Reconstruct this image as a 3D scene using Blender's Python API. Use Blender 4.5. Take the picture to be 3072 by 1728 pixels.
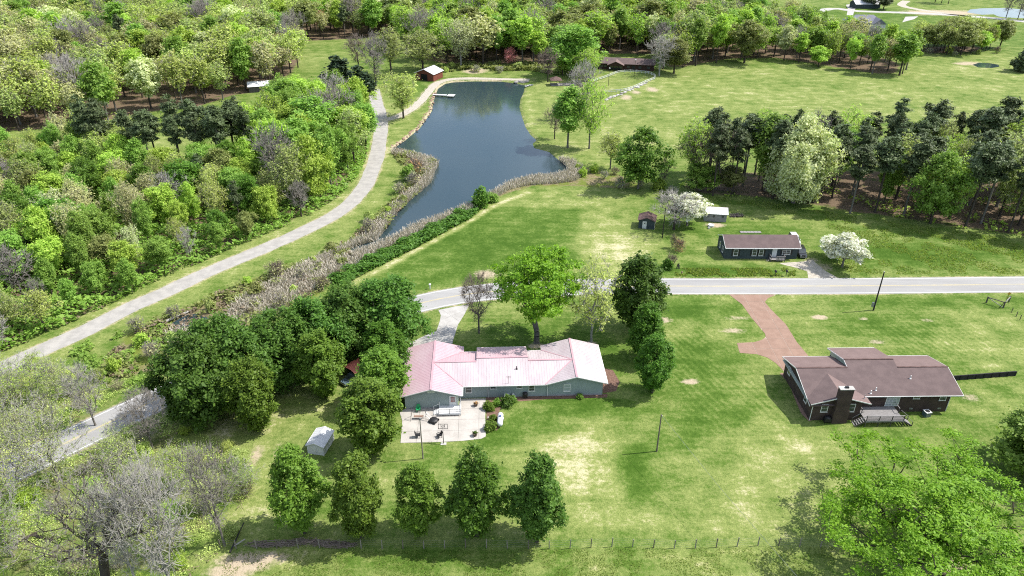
import bpy, bmesh, math, random
import numpy as np
from mathutils import Vector, Matrix
for _o in list(bpy.data.objects): bpy.data.objects.remove(_o)
SC = bpy.context.scene
COL = SC.collection
R = math.radians
# ---------------------------------------------------------------- camera
CAM_H, PITCH, FPX = 78.0, R(29.2), 2160.0          # drone height, tilt, focal length in photo pixels
cam = bpy.data.cameras.new('camera'); cam.sensor_width = 36.0; cam.lens = 36.0 * FPX / 3072.0
cam.clip_start = 1.0; cam.clip_end = 6000.0
camo = bpy.data.objects.new('camera', cam); COL.objects.link(camo)
camo.location = (0, 0, CAM_H); camo.rotation_euler = (math.pi / 2 - PITCH, 0, 0)
SC.camera = camo
# ---------------------------------------------------------------- sky and sun
SUN_EL, SUN_AZ = R(53.0), R(8.0)                  # azimuth: from +x towards +y
SD = Vector((math.cos(SUN_EL) * math.cos(SUN_AZ), math.cos(SUN_EL) * math.sin(SUN_AZ), math.sin(SUN_EL)))
world = bpy.data.worlds.new('World'); SC.world = world; world.use_nodes = True
wn, wl = world.node_tree.nodes, world.node_tree.links
wn.clear()
w_out = wn.new('ShaderNodeOutputWorld'); w_bg = wn.new('ShaderNodeBackground'); w_sky = wn.new('ShaderNodeTexSky')
w_sky.sky_type = 'NISHITA'; w_sky.sun_disc = False
w_sky.sun_elevation = SUN_EL; w_sky.sun_rotation = math.pi / 2 - SUN_AZ
w_sky.air_density = 1.0; w_sky.dust_density = 1.2; w_sky.ozone_density = 1.0
w_bg.inputs['Strength'].default_value = 0.125
# broken cloud all over the sky (seen only mirrored in the pond)
w_tc = wn.new('ShaderNodeTexCoord'); w_sep = wn.new('ShaderNodeSeparateXYZ'); wl.new(w_tc.outputs['Generated'], w_sep.inputs[0])
w_mx = wn.new('ShaderNodeMath'); w_mx.operation = 'MAXIMUM'; wl.new(w_sep.outputs['Z'], w_mx.inputs[0]); w_mx.inputs[1].default_value = 0.06
w_cmb = wn.new('ShaderNodeCombineXYZ')
for i, ax in enumerate('XY'):
    d_ = wn.new('ShaderNodeMath'); d_.operation = 'DIVIDE'; wl.new(w_sep.outputs[ax], d_.inputs[0]); wl.new(w_mx.outputs[0], d_.inputs[1]); wl.new(d_.outputs[0], w_cmb.inputs[i])
w_n = wn.new('ShaderNodeTexNoise'); w_n.inputs['Scale'].default_value = 0.9; w_n.inputs['Detail'].default_value = 4.0
wl.new(w_cmb.outputs[0], w_n.inputs['Vector'])
w_r = wn.new('ShaderNodeValToRGB'); w_r.color_ramp.elements[0].position = 0.48; w_r.color_ramp.elements[1].position = 0.62
w_r.color_ramp.elements[0].color = (0, 0, 0, 1); w_r.color_ramp.elements[1].color = (0.75, 0.75, 0.75, 1)
wl.new(w_n.outputs[0], w_r.inputs[0])
w_mix = wn.new('ShaderNodeMix'); w_mix.data_type = 'RGBA'
wl.new(w_r.outputs[0], w_mix.inputs['Factor']); wl.new(w_sky.outputs[0], w_mix.inputs[6]); w_mix.inputs[7].default_value = (9.5, 10.0, 10.8, 1)
wl.new(w_mix.outputs[2], w_bg.inputs['Color']); wl.new(w_bg.outputs[0], w_out.inputs['Surface'])
sun = bpy.data.lights.new('sun', 'SUN'); sun.energy = 4.2; sun.angle = R(0.53); sun.color = (1.0, 0.955, 0.88)
suno = bpy.data.objects.new('sun', sun); COL.objects.link(suno); suno.location = (60, 0, 120)
suno.rotation_euler = SD.to_track_quat('Z', 'Y').to_euler()
SC.view_settings.view_transform = 'Standard'; SC.view_settings.look = 'None'
SC.view_settings.exposure = 0.86; SC.view_settings.gamma = 1.0; SC.view_settings.use_curve_mapping = False
SC.render.engine = 'CYCLES'
SC.cycles.max_bounces = 5; SC.cycles.diffuse_bounces = 3; SC.cycles.glossy_bounces = 2; SC.cycles.transmission_bounces = 3
SC.cycles.transparent_max_bounces = 4; SC.cycles.caustics_reflective = False; SC.cycles.caustics_refractive = False
SC.cycles.use_denoising = False; SC.cycles.filter_width = 1.1
# ---------------------------------------------------------------- survey helpers: a photo point -> the ground it shows
def G(px, py, z=0.0):
    u = (px - 1536.0) / FPX; v = (py - 864.0) / FPX
    t = (CAM_H - z) / (math.sin(PITCH) + v * math.cos(PITCH))
    return Vector((t * u, t * (math.cos(PITCH) - v * math.sin(PITCH)), z))
KV = 3072.0 / 2576.0
def V(x, y, z=0.0): return G(x * KV, y * KV, z)
def PY(p, z):                                       # photo row of a point z above p
    f = p[1] * math.cos(PITCH) + (CAM_H - z) * math.sin(PITCH); up = p[1] * math.sin(PITCH) - (CAM_H - z) * math.cos(PITCH)
    return (864.0 - FPX * up / f) / KV
def rise(p, ytop):                                  # height whose top shows at view row ytop
    lo, hi = 0.0, 45.0
    for _ in range(40):
        m = (lo + hi) / 2
        if PY(p, m) > ytop: lo = m
        else: hi = m
    return lo
def span(p, z, wpx):                                # metres covered by wpx view pixels at p
    return wpx * KV / FPX * (p[1] * math.cos(PITCH) + (CAM_H - z) * math.sin(PITCH))
def poly(pts): return [V(*q) for q in pts]
# ---------------------------------------------------------------- materials
MATS = {}
def _new(name):
    m = bpy.data.materials.new(name); m.use_nodes = True; m.node_tree.nodes.clear(); MATS[name] = m
    return m, m.node_tree.nodes, m.node_tree.links
def _noise(N, L, scale, detail=3.0, vec=None, rough=0.55):
    n = N.new('ShaderNodeTexNoise'); n.inputs['Scale'].default_value = scale; n.inputs['Detail'].default_value = detail
    n.inputs['Roughness'].default_value = rough
    if vec is not None: L.new(vec, n.inputs['Vector'])
    return n.outputs[0]
def _math(N, L, op, a, b=None, clamp=False):
    m = N.new('ShaderNodeMath'); m.operation = op; m.use_clamp = clamp
    for i, q in enumerate((a, b)):
        if q is None: continue
        if isinstance(q, (int, float)): m.inputs[i].default_value = q
        else: L.new(q, m.inputs[i])
    return m.outputs[0]
def _mix(N, L, f, a, b, blend='MIX'):
    m = N.new('ShaderNodeMix'); m.data_type = 'RGBA'; m.blend_type = blend
    for k, q in (('Factor', f), (6, a), (7, b)):
        if isinstance(q, (int, float)): m.inputs[k].default_value = q
        elif isinstance(q, tuple): m.inputs[k].default_value = (*q, 1) if len(q) == 3 else q
        else: L.new(q, m.inputs[k])
    return m.outputs[2]
def _step(N, L, x, a, b):
    m = N.new('ShaderNodeMapRange'); m.interpolation_type = 'SMOOTHSTEP'
    L.new(x, m.inputs[0]); m.inputs[1].default_value = a; m.inputs[2].default_value = b
    return m.outputs[0]
def plain(name, c1, c2=None, scale=3.0, rough=0.7, spec=0.3, bump=0.0, bscale=None, metal=0.0, stretch=None, detail=4.0, coord='Object'):
    c2 = c2 or tuple(x * 0.8 for x in c1); c1 = tuple(x * 0.8 for x in c1); c2 = tuple(x * 0.8 for x in c2)
    m, N, L = _new(name)
    o = N.new('ShaderNodeOutputMaterial'); b = N.new('ShaderNodeBsdfPrincipled'); L.new(b.outputs[0], o.inputs[0])
    b.inputs['Roughness'].default_value = rough; b.inputs['Specular IOR Level'].default_value = spec; b.inputs['Metallic'].default_value = metal
    tc = N.new('ShaderNodeTexCoord'); vec = tc.outputs[coord]
    if stretch:
        mp = N.new('ShaderNodeMapping'); mp.inputs['Scale'].default_value = stretch; L.new(vec, mp.inputs[0]); vec = mp.outputs[0]
    n = _noise(N, L, scale, detail, vec); n2 = _noise(N, L, scale * 7, 2.0, vec)
    f = _step(N, L, _math(N, L, 'ADD', _math(N, L, 'MULTIPLY', n, 0.75), _math(N, L, 'MULTIPLY', n2, 0.25)), 0.36, 0.64)
    L.new(_mix(N, L, f, c1, c2), b.inputs['Base Color'])
    if bump:
        bp = N.new('ShaderNodeBump'); bp.inputs['Strength'].default_value = bump; bp.inputs['Distance'].default_value = 0.05
        L.new(_noise(N, L, bscale or scale * 5, 3.0, vec), bp.inputs['Height']); L.new(bp.outputs[0], b.inputs['Normal'])
    return m
def leafmat(name, ca, cb, trans=0.35, rough=0.55, spec=0.25, dark=0.55, hue=0.02):
    m, N, L = _new(name)
    o = N.new('ShaderNodeOutputMaterial'); b = N.new('ShaderNodeBsdfPrincipled'); t = N.new('ShaderNodeBsdfTranslucent'); ms = N.new('ShaderNodeMixShader')
    g = N.new('ShaderNodeNewGeometry'); oi = N.new('ShaderNodeObjectInfo')
    c = _mix(N, L, g.outputs['Random Per Island'], ca, cb)
    h = N.new('ShaderNodeHueSaturation'); L.new(c, h.inputs['Color'])
    L.new(_math(N, L, 'ADD', _math(N, L, 'MULTIPLY', oi.outputs['Random'], hue), 0.5 - hue * 0.5), h.inputs['Hue'])
    L.new(_math(N, L, 'ADD', _math(N, L, 'MULTIPLY', oi.outputs['Random'], 0.4), 0.8), h.inputs['Value'])
    L.new(h.outputs[0], b.inputs['Base Color'])
    b.inputs['Roughness'].default_value = rough; b.inputs['Specular IOR Level'].default_value = spec
    L.new(_mix(N, L, 1.0, h.outputs[0], (1.05, 1.15, 0.55), 'MULTIPLY'), t.inputs['Color'])
    ms.inputs[0].default_value = trans; L.new(b.outputs[0], ms.inputs[1]); L.new(t.outputs[0], ms.inputs[2]); L.new(ms.outputs[0], o.inputs[0])
    return m
# ---------------------------------------------------------------- mesh helpers
class MB:
    def __init__(s): s.v = []; s.f = []; s.m = []
    def add(s, vs, fs, mi=0):
        k = len(s.v); s.v += [tuple(p) for p in vs]; s.f += [tuple(i + k for i in f) for f in fs]; s.m += [mi] * len(fs); return s
    def box(s, x0, x1, y0, y1, z0, z1, mi=0):
        return s.add([(x0, y0, z0), (x1, y0, z0), (x1, y1, z0), (x0, y1, z0), (x0, y0, z1), (x1, y0, z1), (x1, y1, z1), (x0, y1, z1)],
                     [(0, 3, 2, 1), (4, 5, 6, 7), (0, 1, 5, 4), (1, 2, 6, 5), (2, 3, 7, 6), (3, 0, 4, 7)], mi)
    def bar(s, a, b, w, h=None, mi=0, up=(0, 0, 1)):
        h = h or w; a = Vector(a); b = Vector(b); d = (b - a).normalized(); u = Vector(up)
        if abs(d.dot(u)) > 0.98: u = Vector((0, 1, 0))
        r = d.cross(u).normalized() * (w / 2); q = r.cross(d).normalized() * (h / 2)
        return s.add([a - r - q, a + r - q, a + r + q, a - r + q, b - r - q, b + r - q, b + r + q, b - r + q],
                     [(0, 1, 2, 3), (4, 7, 6, 5), (0, 4, 5, 1), (1, 5, 6, 2), (2, 6, 7, 3), (3, 7, 4, 0)], mi)
    def tube(s, pts, rad, n=8, mi=0, cap=True):
        pts = [Vector(p) for p in pts]; rings = []
        if isinstance(rad, (int, float)): rad = [rad] * len(pts)
        for i, p in enumerate(pts):
            d = (pts[min(i + 1, len(pts) - 1)] - pts[max(i - 1, 0)]).normalized()
            u = Vector((0, 0, 1)) if abs(d.z) < 0.9 else Vector((0, 1, 0))
            a = d.cross(u).normalized(); b = d.cross(a)
            rings.append([p + (a * math.cos(2 * math.pi * k / n) + b * math.sin(2 * math.pi * k / n)) * rad[i] for k in range(n)])
        vs = [q for r in rings for q in r]; fs = []
        for i in range(len(rings) - 1):
            for k in range(n): fs.append((i * n + k, i * n + (k + 1) % n, (i + 1) * n + (k + 1) % n, (i + 1) * n + k))
        if cap: fs += [tuple(range(n - 1, -1, -1)), tuple((len(rings) - 1) * n + k for k in range(n))]
        return s.add(vs, fs, mi)
    def lathe(s, prof, c=(0, 0, 0), n=14, mi=0):
        vs = [(c[0] + r * math.cos(2 * math.pi * k / n), c[1] + r * math.sin(2 * math.pi * k / n), c[2] + z) for r, z in prof for k in range(n)]
        fs = [(i * n + k, i * n + (k + 1) % n, (i + 1) * n + (k + 1) % n, (i + 1) * n + k) for i in range(len(prof) - 1) for k in range(n)]
        return s.add(vs, fs, mi)
    def slab(s, pts, th, mi=0):                     # a flat polygon given thickness downwards
        n = len(pts); lo = [Vector(p) - Vector((0, 0, th)) for p in pts]
        return s.add([*pts, *lo], [tuple(range(n)), tuple(range(2 * n - 1, n - 1, -1))] + [(i, n + i, n + (i + 1) % n, (i + 1) % n) for i in range(n)], mi)
    def ext(s, prof, y0, y1, mi=0):                 # profile in x,z extruded along y
        n = len(prof)
        return s.add([(x, y0, z) for x, z in prof] + [(x, y1, z) for x, z in prof],
                     [tuple(range(n)), tuple(range(2 * n - 1, n - 1, -1))] + [(i, n + i, n + (i + 1) % n, (i + 1) % n) for i in range(n)], mi)
    def mesh(s, name, mats):
        me = bpy.data.meshes.new(name); me.from_pydata(s.v, [], s.f)
        for m in (mats if isinstance(mats, (list, tuple)) else [mats]): me.materials.append(MATS[m])
        if any(s.m): me.polygons.foreach_set('material_index', s.m)
        bm = bmesh.new(); bm.from_mesh(me); bmesh.ops.recalc_face_normals(bm, faces=bm.faces); bm.to_mesh(me); bm.free()
        me.update(); return me
    def build(s, name, mats, parent=None, smooth=False, kind=None):
        me = s.mesh(name, mats)
        if smooth: me.shade_smooth() if hasattr(me, 'shade_smooth') else None
        return link(name, me, parent, kind)
def link(name, me, parent=None, kind=None):
    o = bpy.data.objects.new(name, me); COL.objects.link(o)
    if parent is not None: o.parent = parent
    if kind: o['kind'] = kind
    return o
def tag(o, label, cat, group=None):
    o['label'] = label; o['category'] = cat
    if group: o['group'] = group
    return o
def thing(name, label, cat, loc=(0, 0, 0), rz=0.0, group=None):
    o = bpy.data.objects.new(name, None); COL.objects.link(o); o.empty_display_size = 0.5
    o.location = loc; o.rotation_euler = (0, 0, rz); return tag(o, label, cat, group)
def struct(name, mb, mat, z=None): return mb.build(name, mat, None, kind='structure')
def dup(root, loc, rz=0.0, label=None, scale=None):
    r = root.copy(); COL.objects.link(r); r.location = loc; r.rotation_euler = (0, 0, rz)
    if label: r['label'] = label
    if scale: r.scale = (scale, scale, scale) if isinstance(scale, (int, float)) else scale
    for ch in root.children:
        c = ch.copy(); COL.objects.link(c); c.parent = r
        for g in ch.children:
            d = g.copy(); COL.objects.link(d); d.parent = c
    return r
def spline(pts, step=2.0):
    P = [Vector(p) for p in pts]; P = [P[0] * 2 - P[1]] + P + [P[-1] * 2 - P[-2]]; out = []
    for i in range(1, len(P) - 2):
        a, b, c, d = P[i - 1:i + 3]; n = max(2, int((c - b).length / step))
        for k in range(n):
            t = k / n
            out.append(0.5 * ((2 * b) + (c - a) * t + (2 * a - 5 * b + 4 * c - d) * t * t + (3 * b - a - 3 * c + d) * t ** 3))
    return out + [P[-2]]
def ribbon(line, w, off=0.0, z=0.0, jit=0.0, rnd=None):
    mb = MB(); L_, R_ = [], []
    for i, p in enumerate(line):
        d = (line[min(i + 1, len(line) - 1)] - line[max(i - 1, 0)]); d.z = 0; d.normalize(); n = Vector((-d.y, d.x, 0))
        ww = w / 2
        j1 = rnd.uniform(-jit, jit) if jit else 0; j2 = rnd.uniform(-jit, jit) if jit else 0
        a = p + n * (off + ww + j1); b = p + n * (off - ww + j2); a.z = z; b.z = z; L_.append(a); R_.append(b)
    n = len(line)
    mb.add(L_ + R_, [(i, n + i, n + i + 1, i + 1) for i in range(n - 1)]); return mb
def clip(subj, cell):                               # polygon clipped to a convex cell (both ccw, xy)
    out = [(p[0], p[1]) for p in subj]
    for i in range(len(cell)):
        a, b = cell[i], cell[(i + 1) % len(cell)]; src, out = out, []
        side = lambda p: (b[0] - a[0]) * (p[1] - a[1]) - (b[1] - a[1]) * (p[0] - a[0])
        for k in range(len(src)):
            p, q = src[k], src[(k + 1) % len(src)]; sp, sq = side(p), side(q)
            if sp >= 0: out.append(p)
            if (sp >= 0) != (sq >= 0):
                t = sp / (sp - sq); out.append((p[0] + (q[0] - p[0]) * t, p[1] + (q[1] - p[1]) * t))
        if not out: return []
    return out
def ccw(ps):
    a = sum(ps[i][0] * ps[(i + 1) % len(ps)][1] - ps[(i + 1) % len(ps)][0] * ps[i][1] for i in range(len(ps)))
    return list(ps) if a > 0 else list(ps)[::-1]
def area2(ps): return abs(sum(ps[i][0] * ps[(i + 1) % len(ps)][1] - ps[(i + 1) % len(ps)][0] * ps[i][1] for i in range(len(ps)))) / 2
def slabs(name, ps, ang, sx, sy, mat, jmat, z0=0.004, z1=0.03, gap=0.035, piece='slab'):
    """poured slabs with open joints: a joint bed plus one object per slab"""
    ps = ccw([(p[0], p[1]) for p in ps]); base = MB().add([(x, y, z0) for x, y in ps], [tuple(range(len(ps)))]).build(name, jmat, None, kind='structure')
    c, s = math.cos(ang), math.sin(ang); cx, cy = ps[0]
    loc = [((x - cx) * c + (y - cy) * s, -(x - cx) * s + (y - cy) * c) for x, y in ps]
    x0, x1 = min(p[0] for p in loc), max(p[0] for p in loc); y0, y1 = min(p[1] for p in loc), max(p[1] for p in loc)
    for i in range(int((x1 - x0) / sx) + 1):
        for j in range(int((y1 - y0) / sy) + 1):
            a, b = x0 + i * sx + gap / 2, y0 + j * sy + gap / 2
            q = clip(loc, [(a, b), (a + sx - gap, b), (a + sx - gap, b + sy - gap), (a, b + sy - gap)])
            if len(q) < 3 or area2(q) < 0.15: continue
            q3 = [(cx + x * c - y * s, cy + x * s + y * c, z1) for x, y in q]
            MB().slab(q3, z1 - z0).build(piece, mat, base)
    return base
def inpoly(px, py, ps):
    ps = [(p[0], p[1]) for p in ps]; ins = np.zeros(px.shape, bool); j = len(ps) - 1
    for i in range(len(ps)):
        xi, yi = ps[i]; xj, yj = ps[j]
        if yi != yj: ins ^= ((yi > py) != (yj > py)) & (px < (xj - xi) * (py - yi) / (yj - yi) + xi)
        j = i
    return ins
def sdist(px, py, ps, closed=True):
    ps = [(p[0], p[1]) for p in ps]; d = np.full(px.shape, 1e9)
    for i in range(len(ps) if closed else len(ps) - 1):
        ax, ay = ps[i]; bx, by = ps[(i + 1) % len(ps)]; ex, ey = bx - ax, by - ay
        t = np.clip(((px - ax) * ex + (py - ay) * ey) / max(ex * ex + ey * ey, 1e-9), 0, 1)
        d = np.minimum(d, np.hypot(px - ax - t * ex, py - ay - t * ey))
    if closed: d = np.where(inpoly(px, py, ps), -d, d)
    return d
# ================================================================ the land
POND = poly([(1105,220),(1122,209),(1142,205),(1192,203),(1259,203),(1295,208),(1319,213),(1315,230),(1307,247),(1304,267),(1309,287),(1319,317),(1332,337),(1347,350),(1337,358),(1341,370),(1379,380),(1399,397),(1425,417),(1432,430),(1392,442),(1342,444),(1302,453),(1269,467),(1242,483),(1192,510),(1142,530),(1092,551),(1045,566),(1019,578),(992,596),(959,610),(932,621),(892,638),(876,634),(895,617),(945,603),(962,586),(979,556),(1009,523),(1045,490),(1059,480),(1085,457),(1092,433),(1103,413),(1090,401),(1045,388),(1002,377),(993,370),(1019,353),(1059,320),(1089,277),(1092,257),(1099,233)])
POOL = poly([(430,812),(470,790),(500,786),(520,800),(505,815),(470,826),(440,830)])
LANE = [V(*p) for p in [(940,225),(947,255),(957,290),(959,320),(953,367),(946,400),(927,450),(905,485),(858,530),(770,578),(667,624),(580,660),(500,695),(415,735),(333,771),(217,830),(133,868),(30,915),(-90,970)]]
TRACK = [V(*p) for p in [(957,303),(985,298),(1015,287),(1045,267),(1069,243),(1086,222),(1105,207),(1132,200),(1175,197.5),(1259,199),(1332,201)]]
ROAD = [V(*p) for p in [(3100,708),(2576,715),(2147,719),(1800,720),(1659,719.8),(1452,722),(1350,726),(1250,732),(1150,744),(1060,762),(960,789),(840,830),(700,878),(560,932),(430,987),(340,1031),(250,1074),(150,1122),(0,1195)]]
LANE_L, TRACK_L, ROAD_L = spline(LANE, 3), spline(TRACK, 3), spline(ROAD, 3)
FARROAD = spline([V(*p) for p in [(2000,45),(2090,22),(2160,28),(2330,34),(2480,44),(2576,54),(2800,80)]], 6)
FARTRACK = spline([V(*p) for p in [(2280,2),(2268,13),(2300,22),(2380,34),(2440,42)]], 6)
def fpoly(pts): return poly(pts)
WOOD_NEAR = fpoly([(-60,430),(0,415),(150,395),(260,395),(420,432),(560,425),(640,375),(720,330),(790,300),(870,262),(925,262),(940,300),(940,340),(928,400),(900,448),(850,500),(775,548),(680,588),(600,622),(500,664),(400,708),(310,752),(210,800),(120,842),(0,890),(-120,930)])
WOOD_NE = fpoly([(640,385),(720,332),(790,306),(850,302),(905,312),(932,350),(926,400),(898,446),(848,498),(775,544),(700,520),(640,460)])
WOOD_PN = fpoly([(230,400),(420,432),(560,425),(640,388),(640,450),(520,470),(380,462),(240,440)])
WOOD_LO = fpoly([(-60,430),(0,415),(150,395),(230,400),(240,440),(380,462),(520,470),(640,460),(700,520),(775,546),(680,586),(600,620),(500,662),(400,706),(310,750),(210,798),(120,840),(0,888),(-120,930)])
WOOD_WEST = fpoly([(-200,345),(0,335),(150,325),(250,312),(360,285),(500,272),(600,240),(690,228),(745,180),(762,150),(760,105),(900,98),(985,90),(985,-30),(-300,-30)])
WOOD_BACK = fpoly([(985,95),(1040,150),(1120,168),(1330,165),(1370,168),(1500,140),(1640,140),(1660,175),(1740,172),(1850,152),(1950,150),(2050,166),(2200,190),(2280,192),(2292,165),(2270,152),(2180,132),(2080,110),(1980,78),(1900,45),(1870,-30),(985,-30)])
WOOD_BACK2 = fpoly([(2292,130),(2330,138),(2400,140),(2500,132),(2515,120),(2480,112),(2300,112)])
WOOD_PINE = fpoly([(1700,470),(1760,490),(1830,497),(1950,505),(2060,522),(2150,540),(2280,555),(2400,575),(2480,585),(2576,600),(2800,640),(2800,430),(2576,425),(2300,425),(2100,425),(1950,430),(1800,430),(1720,445)])
WOOD_SW = fpoly([(-80,905),(60,905),(180,940),(320,960),(350,985),(310,1030),(430,1060),(520,1100),(600,1130),(640,1160),(640,1230),(600,1300),(570,1380),(480,1450),(300,1520),(-200,1560)])
LUSH = fpoly([(1215,537),(1255,520),(1455,526),(1459,560),(1452,600),(1454,660),(1380,682),(1240,692),(1050,735),(880,738),(1000,662),(1130,585)])
PASTURE = fpoly([(1330,205),(1520,190),(1680,195),(1850,165),(2280,205),(2400,150),(2700,120),(2700,340),(2300,300),(1900,330),(1700,400),(1500,430),(1400,390),(1310,300)])
MOWN = fpoly([(1260,518),(1350,480),(1500,470),(1620,490),(1650,560),(1640,640),(1600,690),(1460,700),(1455,526)])
MARSH = fpoly([(870,610),(960,595),(1000,540),(1060,480),(1100,410),(1000,375),(990,395),(1040,440),(1020,470),(960,530),(880,600),(780,650),(640,700),(480,768),(330,840),(230,930),(300,955),(420,930),(560,865),(700,800),(820,725),(900,665)])
MARSH2 = fpoly([(892,640),(1045,568),(1192,511),(1269,468),(1342,445),(1430,435),(1470,420),(1560,440),(1620,470),(1560,475),(1450,468),(1340,468),(1240,500),(1180,530),(1100,570),(960,635),(860,700)])
MEADOW = fpoly([(1640,560),(1760,500),(1900,520),(2100,560),(2300,600),(2576,650),(2800,690),(2800,640),(2576,605),(2150,545),(1950,510),(1760,490)])
def axis(segs):
    out = [segs[0][0]]
    for a, b, st in segs:
        x = a
        while x < b - 1e-6:
            x = min(b, x + st); out.append(x)
    return np.array(out)
gx = axis([(-3000,-1000,400),(-1000,-480,40),(-480,-130,6),(-130,130,0.8),(130,480,6),(480,1000,40),(1000,3000,400)])
gy = axis([(-400,40,44),(40,200,0.8),(200,350,1.1),(350,640,5),(640,1200,40),(1200,4800,450)])
X, Y = np.meshgrid(gx, gy); nx, ny = len(gx), len(gy)
PX, PYv = X.ravel(), Y.ravel()
fine = (np.abs(PX) < 260) & (PYv > 40) & (PYv < 700)
def sd(ps, closed=True):
    d = np.full(PX.shape, 999.0); d[fine] = sdist(PX[fine], PYv[fine], ps, closed); return d
def soft(ps, w=3.0, s=0.0): return 1.0 - np.clip((sd(ps) + s + w / 2) / w, 0, 1)
d_p, d_pool = sd(POND), sd(POOL)
zz = np.zeros_like(PX)
for d in (d_p, d_pool):
    k = np.clip((1.6 - d) / 2.2, 0, 1); zz -= 0.75 * (k * k * (3 - 2 * k))
    zz -= np.clip(-d / 5.0, 0, 1) * 1.2
verts = np.stack([PX, PYv, zz], 1)
ii, jj = np.meshgrid(np.arange(nx - 1), np.arange(ny - 1)); a = (jj * nx + ii).ravel()
quads = np.stack([a, a + 1, a + nx + 1, a + nx], 1)
gme = bpy.data.meshes.new('ground'); gme.vertices.add(len(verts)); gme.vertices.foreach_set('co', verts.ravel())
gme.loops.add(quads.size); gme.loops.foreach_set('vertex_index', quads.ravel().astype(np.int32))
gme.polygons.add(len(quads)); gme.polygons.foreach_set('loop_start', np.arange(0, quads.size, 4, dtype=np.int32)); gme.update(calc_edges=True)
gme.polygons.foreach_set('use_smooth', np.ones(len(quads), bool))
woods = np.maximum.reduce([soft(w, 7, q) for w, q in ((WOOD_NEAR, 3), (WOOD_WEST, 2), (WOOD_BACK, 5), (WOOD_BACK2, 6), (WOOD_PINE, 2))] + [soft(WOOD_SW, 8) * 0.42])
straw = np.full(PX.shape, 0.46)
def setv(arr, mask, val): return arr * (1 - mask) + val * mask
straw = setv(straw, soft(PASTURE, 14), 0.56); straw = setv(straw, soft(MOWN, 2.5), 0.55); straw = setv(straw, soft(LUSH, 2.0), 0.27)
straw = setv(straw, soft(MEADOW, 6), 0.34)
def blob(x, y, rx, ry, s=1.0):
    c = V(x, y); d = np.hypot((PX - c.x) / rx, (PYv - c.y) / ry); return np.clip(1.25 - d, 0, 1) * s
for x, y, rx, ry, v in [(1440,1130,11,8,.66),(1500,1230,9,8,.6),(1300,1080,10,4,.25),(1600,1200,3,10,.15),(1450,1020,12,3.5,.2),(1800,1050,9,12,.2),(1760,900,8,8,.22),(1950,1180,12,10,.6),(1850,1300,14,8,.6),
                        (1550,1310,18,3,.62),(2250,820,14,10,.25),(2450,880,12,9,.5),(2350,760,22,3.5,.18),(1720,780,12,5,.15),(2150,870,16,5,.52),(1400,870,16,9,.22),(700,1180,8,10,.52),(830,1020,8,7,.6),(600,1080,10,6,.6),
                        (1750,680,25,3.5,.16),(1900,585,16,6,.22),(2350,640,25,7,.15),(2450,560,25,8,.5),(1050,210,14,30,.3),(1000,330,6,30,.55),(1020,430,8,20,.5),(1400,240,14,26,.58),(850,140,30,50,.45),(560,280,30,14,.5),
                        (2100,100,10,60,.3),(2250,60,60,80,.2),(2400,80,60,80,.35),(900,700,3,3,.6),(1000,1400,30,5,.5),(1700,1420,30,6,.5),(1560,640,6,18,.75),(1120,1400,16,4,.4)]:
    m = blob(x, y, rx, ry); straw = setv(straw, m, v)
m = np.clip(1.5 - sd(LANE_L, False) / 7.0, 0, 1) * (PYv < 330); straw = setv(straw, m, 0.60)
for x, y, rx, ry in [(1430,1125,7,3.5),(1460,1180,4,6),(1410,1165,3,5),(1520,1105,6,1.8)]: straw = setv(straw, blob(x, y, rx, ry), 0.74)
PATHLINE = spline([V(*p) for p in [(860,728),(930,690),(1000,655),(1080,612),(1150,575),(1200,545),(1250,515),(1330,485)]], 3)
m = np.clip(1.3 - sd(PATHLINE, False) / 1.2, 0, 1); straw = setv(straw, m, 0.74)
dirt = np.zeros_like(PX)
for x, y, rx, ry, v in [(1425,1132,4.5,2.0,.42),(1460,1116,5,.9,.4),(1405,1150,2.5,2.2,.35),(1735,960,2.2,1.1,.9),(2062,798,2.2,1.2,1),(2172,802,1.8,1,.7),(2333,806,2,1,.7),(2205,860,2.4,1.3,.7),(615,1415,5,2.2,1),(575,1440,4,2.2,.9),
                        (690,1400,3.4,1.2,.7),(1670,805,2.4,1.8,.75),(1860,800,5,1.2,.6),(1848,832,4.5,1.6,.6),(1225,690,4.5,3,.7),(1800,566,4,2.4,.8),(1195,178,8,9,.9),(2075,672,4,3,.6),(2040,655,4,2,.6),(1640,225,4,7,.75),(1575,245,4,7,.7),(1600,232,3,6,.7),
                        (2370,32,40,18,.9),(2440,160,12,6,.9),(640,1150,1.6,4,.7),(700,1130,1.4,3,.5),(1350,870,2.5,1.5,.8),(1487,862,2,1,.7),(2440,1000,3,2,.6),(1120,1010,4,2,.5),(900,1010,6,3,.55),(2335,1410,8,5,.8),(640,1060,5,2.5,.55),(1800,470,8,5,.4)]:
    dirt = np.maximum(dirt, blob(x, y, rx, ry) * v)
bank = np.clip(1 - np.abs(d_p - 0.9) / 1.7, 0, 1) * (0.45 + 0.3 * (PX < -5))
dirt = np.maximum(dirt, bank * (PYv > 190))
for line, w in ((LANE_L, 2.6), (TRACK_L, 2.4), (ROAD_L, 3.7)):
    dirt = np.maximum(dirt, np.clip(1.0 - np.abs(sd(line, False) - w) / 1.1, 0, 1) * 0.62)
marsh = np.maximum(soft(MARSH, 5), soft(MARSH2, 4)) * 0.9
reg = np.stack([woods, straw, dirt, marsh], 1).astype(np.float32)
at_ = gme.color_attributes.new('region', 'FLOAT_COLOR', 'POINT'); at_.data.foreach_set('color', reg.ravel())
mow = np.zeros_like(PX)
for x, y, rx, ry in [(1760,960,7,15),(1730,860,8,8),(1900,1000,6,10),(2350,850,14,9)]: mow = np.maximum(mow, blob(x, y, rx, ry))
at_ = gme.attributes.new('mow', 'FLOAT', 'POINT'); at_.data.foreach_set('value', mow.astype(np.float32))
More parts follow.
